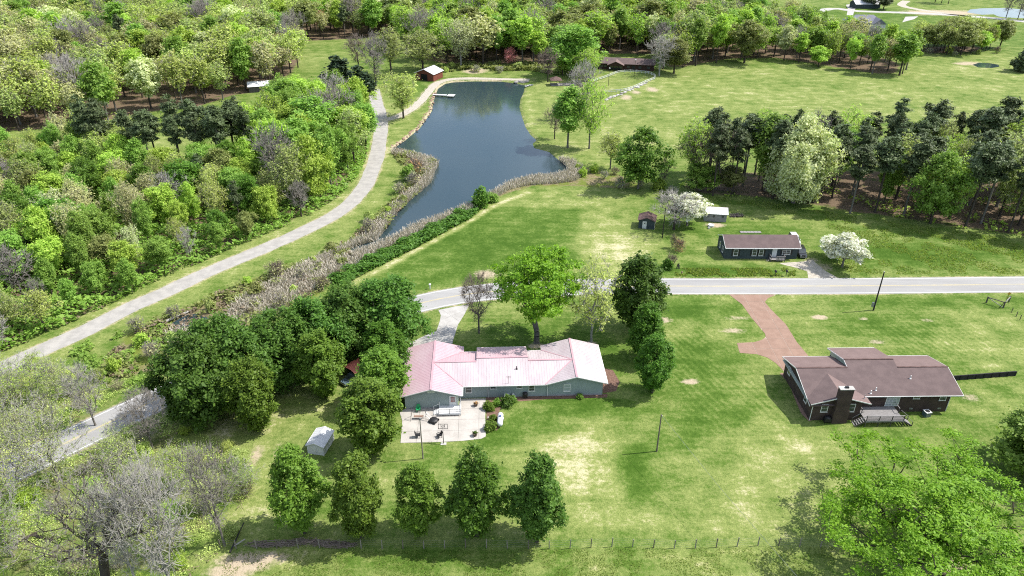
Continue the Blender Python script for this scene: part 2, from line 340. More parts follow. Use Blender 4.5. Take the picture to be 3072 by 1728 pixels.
# ground material
m, N, L = _new('grass_land')
o = N.new('ShaderNodeOutputMaterial'); b = N.new('ShaderNodeBsdfPrincipled'); L.new(b.outputs[0], o.inputs[0]); b.inputs['Roughness'].default_value = 0.95; b.inputs['Specular IOR Level'].default_value = 0.08
av = N.new('ShaderNodeVertexColor'); av.layer_name = 'region'; sp = N.new('ShaderNodeSeparateColor'); L.new(av.outputs[0], sp.inputs[0])
tc = N.new('ShaderNodeTexCoord').outputs['Object']
mp = N.new('ShaderNodeMapping'); mp.inputs['Scale'].default_value = (0.10, 1.0, 1.0); mp.inputs['Rotation'].default_value = (0, 0, 0.03); L.new(tc, mp.inputs[0])
n_l = _noise(N, L, 0.035, 3, tc); n_m = _noise(N, L, 0.22, 4, tc, 0.6); n_f = _noise(N, L, 1.5, 4, tc, 0.7); n_s = _noise(N, L, 0.75, 3, mp.outputs[0]); n_g = _noise(N, L, 5.0, 2, tc, 0.7)
s1 = _math(N, L, 'MULTIPLY_ADD', n_m, 0.95); s1.node.inputs[2].default_value = -0.475
s2 = _math(N, L, 'MULTIPLY_ADD', n_f, 0.85); s2.node.inputs[2].default_value = -0.425
s3 = _math(N, L, 'MULTIPLY_ADD', n_s, 0.42); s3.node.inputs[2].default_value = -0.21
s4 = _math(N, L, 'MULTIPLY_ADD', n_l, 0.6); s4.node.inputs[2].default_value = -0.3
ma = N.new('ShaderNodeAttribute'); ma.attribute_name = 'mow'; sx = N.new('ShaderNodeSeparateXYZ'); L.new(tc, sx.inputs[0])
wv = _math(N, L, 'SINE', _math(N, L, 'ADD', _math(N, L, 'MULTIPLY', _math(N, L, 'ADD', sx.outputs[0], _math(N, L, 'MULTIPLY', sx.outputs[1], 0.42)), 4.4), _math(N, L, 'MULTIPLY', n_m, 3.0)))
s5 = _math(N, L, 'MULTIPLY', _math(N, L, 'MULTIPLY', wv, 0.07), ma.outputs['Fac'])
ssum = _math(N, L, 'ADD', s5, _math(N, L, 'ADD', _math(N, L, 'ADD', s1, s2), _math(N, L, 'ADD', s3, s4)))
tt = _step(N, L, _math(N, L, 'ADD', sp.outputs[1], ssum), 0.0, 1.0)
ramp = N.new('ShaderNodeValToRGB'); L.new(tt, ramp.inputs[0]); e = ramp.color_ramp.elements
e[0].position = 0.0; e[0].color = (0.038, 0.082, 0.009, 1); e[1].position = 1.0; e[1].color = (0.40, 0.375, 0.235, 1)
for p_, c_ in ((0.25, (0.076, 0.128, 0.022, 1)), (0.48, (0.130, 0.170, 0.046, 1)), (0.70, (0.172, 0.208, 0.062, 1)), (0.85, (0.245, 0.258, 0.108, 1))):
    q = e.new(p_); q.color = c_
gcol = ramp.outputs[0]
gcol = _mix(N, L, _step(N, L, n_g, 0.25, 0.75), _mix(N, L, 1.0, gcol, (0.80, 0.82, 0.77), 'MULTIPLY'), _mix(N, L, 1.0, gcol, (1.3, 1.27, 1.27), 'MULTIPLY'))
lit = _mix(N, L, n_f, (0.085, 0.06, 0.04), (0.19, 0.14, 0.095)); lit = _mix(N, L, _step(N, L, n_m, 0.55, 0.7), lit, (0.06, 0.085, 0.018))
fl = _step(N, L, _math(N, L, 'ADD', sp.outputs[0], _math(N, L, 'MULTIPLY', s1, 0.8)), 0.35, 0.65)
mar = _mix(N, L, _step(N, L, n_f, 0.35, 0.65), (0.11, 0.10, 0.045), (0.25, 0.205, 0.125)); mar = _mix(N, L, _step(N, L, n_m, 0.45, 0.6), mar, (0.12, 0.15, 0.03))
drt = _mix(N, L, n_f, (0.285, 0.225, 0.15), (0.44, 0.375, 0.275))
fm = _step(N, L, _math(N, L, 'ADD', av.outputs['Alpha'], _math(N, L, 'MULTIPLY', s1, 0.9)), 0.35, 0.6)
fd = _step(N, L, _math(N, L, 'ADD', sp.outputs[2], _math(N, L, 'ADD', _math(N, L, 'MULTIPLY', s2, 0.9), _math(N, L, 'MULTIPLY', s1, 0.6))), 0.3, 0.75)
gcol = _mix(N, L, fm, gcol, mar); gcol = _mix(N, L, fl, gcol, lit); gcol = _mix(N, L, fd, gcol, drt)
L.new(gcol, b.inputs['Base Color'])
bp = N.new('ShaderNodeBump'); bp.inputs['Strength'].default_value = 0.5; bp.inputs['Distance'].default_value = 0.25; L.new(_math(N, L, 'ADD', n_f, n_g), bp.inputs['Height']); L.new(bp.outputs[0], b.inputs['Normal'])
gme.materials.append(m); ground = link('ground', gme, None, 'structure')
# water
m, N, L = _new('water')
o = N.new('ShaderNodeOutputMaterial'); b = N.new('ShaderNodeBsdfPrincipled'); L.new(b.outputs[0], o.inputs[0])
b.inputs['Base Color'].default_value = (0.026, 0.044, 0.050, 1); b.inputs['Roughness'].default_value = 0.06; b.inputs['IOR'].default_value = 1.44
tcw = N.new('ShaderNodeTexCoord').outputs['Object']; bp = N.new('ShaderNodeBump'); bp.inputs['Strength'].default_value = 0.12; bp.inputs['Distance'].default_value = 0.1
L.new(_noise(N, L, 0.9, 3, tcw), bp.inputs['Height']); L.new(bp.outputs[0], b.inputs['Normal'])
L.new(_math(N, L, 'MULTIPLY_ADD', _noise(N, L, 0.03, 3, tcw), 0.22), b.inputs['Roughness']); b.inputs['Roughness'].links[0].from_node.inputs[2].default_value = 0.0
def grow(ps, d):
    c = sum((Vector(p) for p in ps), Vector()) / len(ps); n = len(ps); q = ccw([(p[0], p[1]) for p in ps]); out = []
    for i in range(n):
        a, b_ = Vector(q[i - 1]), Vector(q[(i + 1) % n]); t = (b_ - a).normalized(); out.append((q[i][0] + t.y * d, q[i][1] - t.x * d))
    return out
struct('pond', MB().add([(x, y, -0.42) for x, y in grow(POND, 0.9)], [tuple(range(len(POND)))]), 'water')
struct('creek_pool', MB().add([(x, y, -0.42) for x, y in grow(POOL, 0.7)], [tuple(range(len(POOL)))]), 'water')
struct('pond', MB().add([(p.x, p.y, 0.02) for p in poly([(2432,31),(2440,24),(2470,21),(2530,20),(2576,24),(2640,30),(2640,46),(2576,46),(2530,44),(2510,41),(2500,36),(2470,37)])], [tuple(range(12))]), 'water')
struct('pond', MB().add([(p.x, p.y, 0.02) for p in poly([(2446,163),(2462,158),(2490,159),(2512,163),(2514,168),(2495,171),(2462,170)])], [tuple(range(7))]), 'water')
# roads and drives
plain('asphalt', (0.30, 0.295, 0.29), (0.36, 0.355, 0.345), 0.12, 0.85, 0.2, 0.15, 12, stretch=(0.3, 2, 1))
plain('lane_asphalt', (0.33, 0.315, 0.295), (0.42, 0.40, 0.37), 0.5, 0.9, 0.1, 0.3, 8)
plain('gravel', (0.52, 0.47, 0.40), (0.36, 0.33, 0.27), 1.2, 0.95, 0.1, 0.6, 9)
plain('pale_concrete', (0.47, 0.455, 0.43), (0.38, 0.365, 0.34), 0.45, 0.85, 0.2, 0.1, 14)
plain('patio_concrete', (0.50, 0.47, 0.43), (0.42, 0.39, 0.355), 0.5, 0.85, 0.2, 0.1, 14)
plain('tan_aggregate', (0.325, 0.215, 0.165), (0.275, 0.178, 0.135), 0.6, 0.9, 0.15, 0.3, 18)
plain('joint', (0.46, 0.36, 0.29), (0.40, 0.31, 0.25), 2.0)
plain('joint_dark', (0.30, 0.28, 0.24), (0.24, 0.24, 0.18), 2.0)
plain('line_white', (0.78, 0.78, 0.76), (0.62, 0.62, 0.60), 0.7, 0.7)
plain('line_yellow', (0.62, 0.50, 0.22), (0.46, 0.42, 0.30), 0.5, 0.7)
plain('mulch', (0.145, 0.085, 0.065), (0.23, 0.145, 0.11), 2.5, 0.95, 0.1, 0.7, 10)
rr = random.Random(5)
road = struct('road', ribbon(ROAD_L, 7.3, 0, 0.012), 'asphalt')
ribbon(ROAD_L, 0.16, 3.22, 0.017).build('edge_line', 'line_white', road); ribbon(ROAD_L, 0.16, -3.22, 0.017).build('edge_line', 'line_white', road)
ribbon(ROAD_L, 0.12, 0.13, 0.017).build('centre_line', 'line_yellow', road); ribbon(ROAD_L, 0.12, -0.13, 0.017).build('centre_line', 'line_yellow', road)
struct('side_road', ribbon(LANE_L, 4.9, 0, 0.010, 0.14, rr), 'lane_asphalt')
struct('gravel_track', ribbon(TRACK_L, 3.9, 0, 0.015, 0.3, rr), 'gravel')
struct('road', ribbon(FARROAD, 8, 0, 0.012), 'pale_concrete'); struct('dirt_track', ribbon(FARTRACK, 6, 0, 0.012), 'gravel')
slabs('driveway', poly([(1103,780),(1109,793),(1107,806),(1098,833),(1072,843),(1035,861),(1009,881),(1000,900),(1002,935),(1012,975),(1100,960),(1130,900),(1140,855),(1152,817),(1169,790),(1181,766),(1140,772)]), R(40), 4.2, 4.2, 'pale_concrete', 'joint_dark')
slabs('driveway', poly([(1834,741),(1867,766),(1891,800),(1925,840),(1926,848),(1917,855),(1897,861),(1854,863),(1861,888),(1904,891),(1931,900),(1951,913),(1974,936),(2000,962),(2040,960),(2034,896),(2004,860),(1977,816),(1937,776),(1924,760),(1932,750),(1954,741)]), R(-1), 3.3, 3.6, 'tan_aggregate', 'joint', gap=0.09)
slabs('footpath', poly([(1962,940),(1985,965),(1998,1000),(2015,1040),(2035,1060),(2050,1055),(2030,1010),(2005,960),(1985,935)]), R(2), 1.8, 2.4, 'tan_aggregate', 'joint', gap=0.05, z0=0.034, z1=0.05)
struct('gravel_drive', MB().add([(p.x, p.y, 0.008) for p in poly([(2033,699),(2031,683),(2018,678),(2001,673),(1971,666),(1960,662),(2020,658),(2044,653),(2054,663),(2074,680),(2092,690),(2113,702)])], [tuple(range(12))]), 'gravel')
slabs('patio', [(-17.86,88.6),(-12,88.8),(-8,89.1),(-5,89.6),(-4.25,90.2),(-4.5,95),(-4.6,100.1),(-9.0,100.0),(-9.2,97.6),(-18.2,97.3),(-19.0,96.2),(-18.3,94)], R(2), 3.35, 2.75, 'patio_concrete', 'joint_dark', z1=0.06)
struct('driveway', MB().add([(p.x, p.y, 0.008) for p in poly([(2130,38),(2133,22),(2128,12),(2150,8),(2165,10),(2150,24),(2146,38)])], [tuple(range(7))]), 'pale_concrete')
struct('driveway', MB().add([(p.x, p.y, 0.012) for p in poly([(2270,56),(2278,42),(2310,41),(2300,48)])], [tuple(range(4))]), 'pale_concrete')
struct('mulch_bed', MB().add([(x, y, 0.010) for x, y in [(-4.5,100.0),(-4.2,92.6),(-2.6,91.6),(-1.4,93.5),(-2.4,95.5),(-1.8,98),(0.5,99.2),(6,99.9),(16.6,100.4),(16.8,101.4),(-4.5,100.6)]], [tuple(range(11))]), 'mulch')
struct('mulch_bed', MB().add([(x, y, 0.010) for x, y in [(16.0,101.6),(18.4,102.2),(19.4,105),(18.6,108.5),(16.4,109.6)]], [tuple(range(5))]), 'mulch')
# ================================================================ buildings
plain('pink_metal', (0.50, 0.335, 0.37), (0.54, 0.40, 0.43), 0.35, 0.5, 0.5, 0.0, stretch=(1, 0.3, 1))
plain('pink_metal_glare', (0.53, 0.465, 0.48), (0.46, 0.385, 0.405), 0.5, 0.55, 0.5, stretch=(1, 0.3, 1))  # weathered pink made paler, with sun glare put into the colour
plain('ridge_pink', (0.48, 0.29, 0.33), (0.55, 0.35, 0.38), 1.0, 0.5)
plain('grey_siding', (0.315, 0.375, 0.365), (0.275, 0.335, 0.33), 0.8, 0.75, 0.25)
plain('white_trim', (0.80, 0.80, 0.78), (0.70, 0.70, 0.68), 2.0, 0.6)
plain('pale_green_trim', (0.56, 0.63, 0.53), (0.49, 0.56, 0.47), 1.5, 0.7)
plain('white_paint', (0.76, 0.765, 0.76), (0.66, 0.67, 0.67), 1.2, 0.6)
plain('glass', (0.035, 0.045, 0.05), (0.07, 0.085, 0.09), 1.5, 0.06, 0.6)
plain('curtained_glass', (0.30, 0.36, 0.37), (0.42, 0.47, 0.47), 3.0, 0.1, 0.6, stretch=(6, 1, 1))
plain('door_glass_red', (0.30, 0.07, 0.06), (0.20, 0.05, 0.05), 4.0, 0.12, 0.6)
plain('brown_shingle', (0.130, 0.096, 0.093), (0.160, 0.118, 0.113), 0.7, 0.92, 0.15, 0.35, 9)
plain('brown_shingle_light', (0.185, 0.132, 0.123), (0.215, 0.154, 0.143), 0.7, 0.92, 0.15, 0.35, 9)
plain('old_brown_roof', (0.175, 0.115, 0.105), (0.105, 0.068, 0.06), 1.2, 0.9, 0.15, 0.4, 6)
plain('slate_siding', (0.060, 0.080, 0.088), (0.045, 0.062, 0.070), 0.8, 0.75, 0.25)
plain('black_paint', (0.018, 0.018, 0.02), (0.03, 0.03, 0.032), 3.0, 0.5)
plain('grey_block', (0.33, 0.335, 0.34), (0.26, 0.265, 0.275), 1.3, 0.9, 0.15, 0.3, 6)
plain('white_metal_roof', (0.74, 0.745, 0.75), (0.64, 0.64, 0.645), 0.6, 0.5, 0.4)
plain('rust_metal', (0.36, 0.16, 0.11), (0.55, 0.42, 0.38), 1.0, 0.7, 0.3)
plain('barn_red', (0.22, 0.075, 0.05), (0.16, 0.055, 0.04), 0.8, 0.85, 0.15)
plain('interior_shade', (0.012, 0.012, 0.012), None, 1.0, 0.9)
plain('weathered_wood', (0.33, 0.315, 0.31), (0.22, 0.21, 0.205), 1.6, 0.9, 0.1, 0.3, 14, stretch=(1, 7, 1))
plain('dark_wood', (0.085, 0.075, 0.072), (0.14, 0.125, 0.12), 2.0, 0.9, 0.1, 0.3, 12)
plain('slate_roof', (0.155, 0.16, 0.195), (0.19, 0.195, 0.235), 0.5, 0.8)
plain('black_timber', (0.018, 0.017, 0.018), (0.035, 0.033, 0.035), 1.5, 0.85)
plain('metal_grey', (0.36, 0.37, 0.38), (0.27, 0.28, 0.29), 3.0, 0.5, 0.4, metal=0.4)
plain('dark_brown_wall', (0.075, 0.038, 0.030), (0.055, 0.028, 0.022), 0.8, 0.85)
def brickmat(name, c1, c2, mort):
    m, N, L = _new(name); o = N.new('ShaderNodeOutputMaterial'); b = N.new('ShaderNodeBsdfPrincipled'); L.new(b.outputs[0], o.inputs[0]); b.inputs['Roughness'].default_value = 0.9; b.inputs['Specular IOR Level'].default_value = 0.15
    tc = N.new('ShaderNodeTexCoord'); se = N.new('ShaderNodeSeparateXYZ'); L.new(tc.outputs['Object'], se.inputs[0]); cb = N.new('ShaderNodeCombineXYZ')
    L.new(_math(N, L, 'ADD', se.outputs[0], se.outputs[1]), cb.inputs[0]); L.new(se.outputs[2], cb.inputs[1])
    t = N.new('ShaderNodeTexBrick'); L.new(cb.outputs[0], t.inputs['Vector']); t.inputs['Scale'].default_value = 1.0; t.inputs['Brick Width'].default_value = 0.22; t.inputs['Row Height'].default_value = 0.075; t.inputs['Mortar Size'].default_value = 0.008
    for k, c in (('Color1', c1), ('Color2', c2), ('Mortar', mort)): t.inputs[k].default_value = (*c, 1)
    L.new(_mix(N, L, _step(N, L, _noise(N, L, 0.9, 3, tc.outputs['Object']), 0.3, 0.7), t.outputs[0], _mix(N, L, 1.0, t.outputs[0], (0.72, 0.72, 0.75), 'MULTIPLY')), b.inputs['Base Color'])
brickmat('dark_brick', (0.060, 0.042, 0.036), (0.090, 0.060, 0.050), (0.07, 0.06, 0.055))
_WIN = {}
def window(par, x, y, z, w, h, rz=0.0, rows=2, cols=1, frame='white_trim', pane='glass', name='window', fw=0.10):
    key = (round(w, 2), round(h, 2), rows, cols, frame, pane, name)
    if key not in _WIN:
        f = MB(); f.box(-w/2, w/2, -0.07, 0, 0, fw).box(-w/2, w/2, -0.07, 0, h - fw, h).box(-w/2, -w/2 + fw, -0.068, 0, fw, h - fw).box(w/2 - fw, w/2, -0.068, 0, fw, h - fw)
        for r in range(1, rows): f.box(-w/2 + fw, w/2 - fw, -0.055, 0, h * r / rows - 0.025, h * r / rows + 0.025)
        for c in range(1, cols): f.box(-w/2 + w * c / cols - 0.025, -w/2 + w * c / cols + 0.025, -0.053, 0, fw, h - fw)
        if name == 'window': f.box(-w/2 - 0.05, w/2 + 0.05, -0.11, 0, -0.05, -0.001)
        p = MB().box(-w/2 + fw, w/2 - fw, -0.035, -0.004, fw, h - fw)
        _WIN[key] = (f.mesh(name, frame), p.mesh('pane', pane))
    o = link(name, _WIN[key][0], par); o.location = (x, y, z); o.rotation_euler = (0, 0, rz); link('pane', _WIN[key][1], o); return o
def gable(par, x0, x1, y0, y1, eave, ridge, mat, name='wall', along='y', z0=0.0):
    """a walled volume with gable ends; the ridge runs along y (or x)"""
    mb = MB()
    if along == 'y': mb.ext([(x0, z0), (x1, z0), (x1, eave), ((x0 + x1) / 2, ridge), (x0, eave)], y0, y1)
    else:
        mb.ext([(y0, z0), (y1, z0), (y1, eave), ((y0 + y1) / 2, ridge), (y0, eave)], x0, x1); mb.v = [(q[1], q[0], q[2]) for q in mb.v]
    return mb.build(name, mat, par)
def ribs(mb, pts, axis, sp, zf, w=0.045, h=0.022):
    """standing ribs on a roof plane: lines of constant x (axis 0) or y (axis 1) clipped to its outline"""
    lo, hi = min(p[axis] for p in pts), max(p[axis] for p in pts); t = lo + sp / 2; o = 1 - axis
    while t < hi:
        xs = []
        for i in range(len(pts)):
            a, b = pts[i], pts[(i + 1) % len(pts)]
            if (a[axis] - t) * (b[axis] - t) < 0: xs.append(a[o] + (b[o] - a[o]) * (t - a[axis]) / (b[axis] - a[axis]))
        xs.sort()
        for k in range(0, len(xs) - 1, 2):
            if xs[k + 1] - xs[k] < 0.2: continue
            p = (t, xs[k]) if axis == 0 else (xs[k], t); q = (t, xs[k + 1]) if axis == 0 else (xs[k + 1], t)
            mb.bar((p[0], p[1], zf(*p) + h / 2), (q[0], q[1], zf(*q) + h / 2), w, h)
        t += sp
def slope(par, pts, zf, mat, th=0.12, rib=None, sp=0.46, name='roof_slope'):
    mb = MB().slab([(x, y, zf(x, y)) for x, y in pts], th)
    if rib is not None: ribs(mb, pts, rib, sp, zf)
    return mb.build(name, mat, par)
def bar(par, name, a, b, w, h, mat, up=(0, 0, 1)): return MB().bar(a, b, w, h, 0, up).build(name, mat, par)
def simple_roof(par, x0, x1, y0, y1, eave, ridge, mat, along='y', th=0.14, rib=False, sp=0.5, fascia='white_trim'):
    m_ = (x0 + x1) / 2 if along == 'y' else (y0 + y1) / 2; hw = (x1 - x0) / 2 if along == 'y' else (y1 - y0) / 2; k = (ridge - eave) / hw
    r = None if not rib else (1 if along == 'y' else 0)
    if along == 'y':
        zf = lambda x, y: ridge - k * abs(x - m_)
        slope(par, [(x0, y0), (m_, y0), (m_, y1), (x0, y1)], zf, mat, th, r, sp); slope(par, [(m_, y0), (x1, y0), (x1, y1), (m_, y1)], zf, mat, th, r, sp)
        if fascia:
            for x in (x0, x1): bar(par, 'fascia', (x, y0, eave - th * 0.5), (x, y1, eave - th * 0.5), 0.05, th * 1.3, fascia)
            for y in (y0, y1):
                for x in (x0, x1): bar(par, 'rake_board', (x, y, eave - th * 0.55), (m_, y, ridge - th * 0.55), 0.05, th * 1.2, fascia)
    else:
        zf = lambda x, y: ridge - k * abs(y - m_)
        slope(par, [(x0, y0), (x1, y0), (x1, m_), (x0, m_)], zf, mat, th, r, sp); slope(par, [(x0, m_), (x1, m_), (x1, y1), (x0, y1)], zf, mat, th, r, sp)
        if fascia:
            for y in (y0, y1): bar(par, 'fascia', (x0, y, eave - th * 0.5), (x1, y, eave - th * 0.5), 0.05, th * 1.3, fascia)
            for x in (x0, x1):
                for y in (y0, y1): bar(par, 'rake_board', (x, y, eave - th * 0.55), (x, m_, ridge - th * 0.55), 0.05, th * 1.2, fascia)
def vent(par, x, y, z, h=0.5, r=0.06, mat='white_trim'):
    return MB().lathe([(r * 2.4, 0), (r * 1.5, 0.08), (r, 0.1), (r, h), (0.001, h)], (x, y, z), 10).build('vent_pipe', mat, par)
# ---------------------------------------------------------------- long house with the pink metal roof
ph = thing('ranch_house', 'long grey ranch house with pink ribbed metal roof and two gabled wings', 'house', (-18.15, 97.17, 0), R(2.2))
gable(ph, 0, 8.95, 0, 14, 2.96, 4.18, 'grey_siding'); gable(ph, 24.6, 34.1, 2.7, 13.8, 2.9, 4.2, 'grey_siding')
MB().box(8.95, 24.6, 2.72, 12.2, 0, 2.86).box(12.4, 21.05, 12.2, 13.5, 0, 2.9).build('wall', 'grey_siding', ph)
MB().add([(12.2, 8.1, 4.4), (12.2, 13.3, 3.0), (12.2, 12.5, 2.8), (12.2, 7.5, 4.2), (12.4, 8.1, 4.4), (12.4, 13.3, 3.0), (12.4, 12.5, 2.8), (12.4, 7.5, 4.2)], [(0, 1, 2, 3), (4, 7, 6, 5), (0, 4, 5, 1), (1, 5, 6, 2), (2, 6, 7, 3), (3, 7, 4, 0)]).build('cheek_wall', 'white_trim', ph)
MB().add([(21.0, 8.1, 4.4), (21.0, 13.3, 3.0), (21.0, 12.5, 2.8), (21.0, 7.5, 4.2), (21.2, 8.1, 4.4), (21.2, 13.3, 3.0), (21.2, 12.5, 2.8), (21.2, 7.5, 4.2)], [(0, 1, 2, 3), (4, 7, 6, 5), (0, 4, 5, 1), (1, 5, 6, 2), (2, 6, 7, 3), (3, 7, 4, 0)]).build('cheek_wall', 'white_trim', ph)
K = 0.28
zLl = lambda x, y: 2.9 + K * (x + 0.75); zLr = lambda x, y: 2.9 + K * (9.75 - x)
zMn = lambda x, y: 2.9 + K * (y - 2.2); zMf = lambda x, y: 2.9 + K * (12.7 - y); zCf = lambda x, y: 4.58 - K * (y - 8.2)
zRl = lambda x, y: 2.9 + K * (x - 24.0); zRr = lambda x, y: 2.9 + K * (34.8 - x)
slope(ph, [(-.75, -.45), (4.5, -.45), (4.5, 14.4), (-.75, 14.4)], zLl, 'pink_metal', rib=1)
slope(ph, [(4.5, -.45), (9.75, -.45), (9.75, 2.2), (4.5, 7.45), (9.75, 12.7), (9.75, 14.4), (4.5, 14.4)], zLr, 'pink_metal', rib=1)
slope(ph, [(9.75, 2.2), (24, 2.2), (29.25, 7.45), (21.3, 7.45), (21.3, 8.2), (12.15, 8.2), (12.15, 7.45), (4.5, 7.45)], zMn, 'pink_metal_glare', rib=0)
slope(ph, [(12.15, 8.2), (21.3, 8.2), (21.3, 13.9), (12.15, 13.9)], zCf, 'pink_metal', rib=0)
slope(ph, [(4.5, 7.45), (12.15, 7.45), (12.15, 12.7), (9.75, 12.7)], zMf, 'pink_metal', rib=0)
slope(ph, [(21.3, 7.45), (29.25, 7.45), (24, 12.7), (21.3, 12.7)], zMf, 'pink_metal_glare', rib=0)
slope(ph, [(24, 2.1), (29.4, 2.1), (29.4, 14.2), (24, 14.2), (24, 12.7), (29.25, 7.45), (24, 2.2)], zRl, 'pink_metal_glare', rib=1)
slope(ph, [(29.4, 2.1), (34.8, 2.1), (34.8, 14.2), (29.4, 14.2)], zRr, 'pink_metal_glare', rib=1)
for a, b in (((4.5, -.48, 4.40), (4.5, 14.42, 4.40)), ((29.4, 2.08, 4.44), (29.4, 14.22, 4.44)), ((4.6, 7.45, 4.40), (12.1, 7.45, 4.40)), ((12.15, 8.2, 4.62), (21.3, 8.2, 4.62)), ((21.35, 7.45, 4.40), (29.2, 7.45, 4.40))):
    bar(ph, 'ridge_cap', a, b, 0.34, 0.07, 'ridge_pink')
for a, b in (((9.75, 2.2, 2.95), (4.5, 7.45, 4.41)), ((24, 2.2, 2.95), (29.25, 7.45, 4.41)), ((9.75, 12.7, 2.95), (4.5, 7.45, 4.41)), ((24, 12.7, 2.95), (29.25, 7.45, 4.41))):
    bar(ph, 'valley_flashing', a, b, 0.16, 0.05, 'ridge_pink')
for a, b in (((9.8, 2.13, 2.80), (24, 2.13, 2.80)), ((-.80, -.4, 2.80), (-.80, 14.4, 2.80)), ((9.82, -.4, 2.80), (9.82, 2.1, 2.80)), ((34.86, 2.1, 2.80), (34.86, 14.2, 2.80)), ((12.2, 13.97, 2.88), (21.3, 13.97, 2.88)), ((9.9, 12.77, 2.80), (12.1, 12.77, 2.80)), ((21.4, 12.77, 2.80), (23.9, 12.77, 2.80))):
    bar(ph, 'gutter', a, b, 0.11, 0.12, 'white_trim')
for a, b in (((-.75, -.47, 2.83), (4.5, -.47, 4.30)), ((9.75, -.47, 2.83), (4.5, -.47, 4.30)), ((24.0, 2.07, 2.83), (29.4, 2.07, 4.34)), ((34.8, 2.07, 2.83), (29.4, 2.07, 4.34))):
    bar(ph, 'rake_board', a, b, 0.05, 0.16, 'white_trim')
for x, y in ((14.1, 2.62), (24.45, 2.62), (9.35, -0.05)): bar(ph, 'downspout', (x, y, 0.05), (x, y, 2.8), 0.09, 0.09, 'white_trim')
window(ph, 10.75, 2.72, 1.1, 1.15, 1.4); window(ph, 15.0, 2.72, 1.8, 1.1, 0.72, rows=1); window(ph, 19.55, 2.72, 1.8, 1.0, 0.72, rows=1); window(ph, 21.7, 2.72, 1.15, 1.1, 1.3); window(ph, 27.85, 2.7, 0.95, 1.2, 1.6, pane='curtained_glass')
dr = MB().box(7.5, 8.7, -0.06, 0, 0.55, 2.62).build('door', 'white_paint', ph)
MB().box(7.76, 8.44, -0.085, -0.061, 1.35, 2.4).build('pane', 'door_glass_red', dr)
g_ = MB()
for i in range(1, 3): g_.box(7.76 + 0.68 * i / 3 - 0.015, 7.76 + 0.68 * i / 3 + 0.015, -0.1, -0.086, 1.35, 2.4)
for i in range(1, 4): g_.box(7.76, 8.44, -0.098, -0.087, 1.35 + 1.05 * i / 4 - 0.015, 1.35 + 1.05 * i / 4 + 0.015)
g_.build('muntin', 'white_paint', dr)
MB().box(8.72, 8.95, -0.03, 0, 0.5, 2.9).build('trim_panel', 'pale_green_trim', ph)
MB().box(3.9, 5.1, -0.05, 0, 3.35, 3.75).build('gable_vent', 'pale_green_trim', ph)
MB().box(0.0, 8.95, -0.04, 0, 0.0, 0.32).build('foundation', 'grey_block', ph); MB().box(24.6, 34.1, 2.66, 2.7, 0, 0.28).build('foundation', 'grey_block', ph)
vent(ph, 19.2, 5.6, zMn(0, 5.6), 0.55, 0.09, 'black_paint')
an = MB(); an.tube([(17.7, 2.6, 2.95), (17.7, 2.6, 4.6)], 0.03, 6); [an.bar((17.7 - 0.45, 2.6, z), (17.7 + 0.45, 2.6, z), 0.025) for z in (4.2, 4.45)]; an.build('aerial', 'dark_wood', ph)
# back stoop
dk = thing('back_stoop', 'white painted wooden stoop with black rails and side steps below the glazed back door', 'stoop', (-18.15, 97.17, 0.06), R(2.2))
f_ = MB()
for i in range(12): f_.box(5.75, 9.5, -2.2 + i * 0.183, -2.2 + i * 0.183 + 0.17, 0.50, 0.54)
f_.build('deck_board', 'white_paint', dk); MB().box(5.75, 9.5, -2.25, -2.21, 0.28, 0.50).box(5.7, 5.749, -2.2, -0.05, 0.28, 0.5).build('skirt', 'white_paint', dk)
for x in (5.8, 7.6, 9.44): bar(dk, 'post', (x, -2.16, 0), (x, -2.16, 1.45), 0.09, 0.09, 'white_trim' if x != 7.6 else 'metal_grey')
for x in (5.8, 9.44): bar(dk, 'post', (x, -0.15, 0), (x, -0.15, 2.2 if x > 9 else 1.5), 0.09, 0.09, 'white_trim')
for z in (0.85, 1.38):
    bar(dk, 'rail', (5.8, -2.16, z), (9.44, -2.16, z), 0.045, 0.045, 'dark_wood'); bar(dk, 'rail', (9.44, -2.16, z), (9.44, -0.2, z), 0.045, 0.045, 'white_trim')
bl = MB(); [bl.bar((5.8 + 0.182 * i, -2.16, 0.85), (5.8 + 0.182 * i, -2.16, 1.38), 0.022) for i in range(1, 20)]; bl.build('baluster', 'metal_grey', dk)
for i in range(3): MB().box(5.7 - 0.28 * (i + 1), 5.7 - 0.28 * i, -1.9, -0.7, 0, 0.42 - 0.13 * i).build('step', 'white_paint', dk)
for y in (-1.95, -0.65): bar(dk, 'rail', (5.8, y, 1.4), (4.85, y, 0.95), 0.05, 0.05, 'white_trim'); bar(dk, 'post', (4.88, y, 0), (4.88, y, 0.95), 0.07, 0.07, 'white_trim')
# ---------------------------------------------------------------- brown brick house
bh = thing('brick_house', 'dark brick house with brown shingle roof, chimney and raised back deck', 'house', (49.64, 94.27, 0), R(0.8))
kb = 0.29; bz = lambda x, y: 3.8 + kb * (y - 1.45); bf = lambda x, y: 5.5 - kb * (y - 7.3); bc = lambda x, y: 5.99 - kb * (y - 9.0)
MB().box(8.2, 24.1, 2.0, 12.7, 0, 3.75).build('wall', 'dark_brick', bh)
w_ = MB().ext([(0.0, 0), (12.7, 0), (12.7, 3.75), (7.3, 5.3), (1.45, 3.7), (0.0, 3.3)], 0.0, 8.19); w_.v = [(q[1], q[0], q[2]) for q in w_.v]; w_.build('wall', 'dark_brick', bh)
gable(bh, 0.05, 8.15, -0.02, 4, 3.62, 4.85, 'dark_brick')
w_ = MB().ext([(2.0, 3.0), (12.7, 3.0), (12.7, 3.75), (7.3, 5.3), (2.0, 3.82)], 8.21, 24.1); w_.v = [(q[1], q[0], q[2]) for q in w_.v]; w_.build('gable_wall', 'dark_brick', bh)
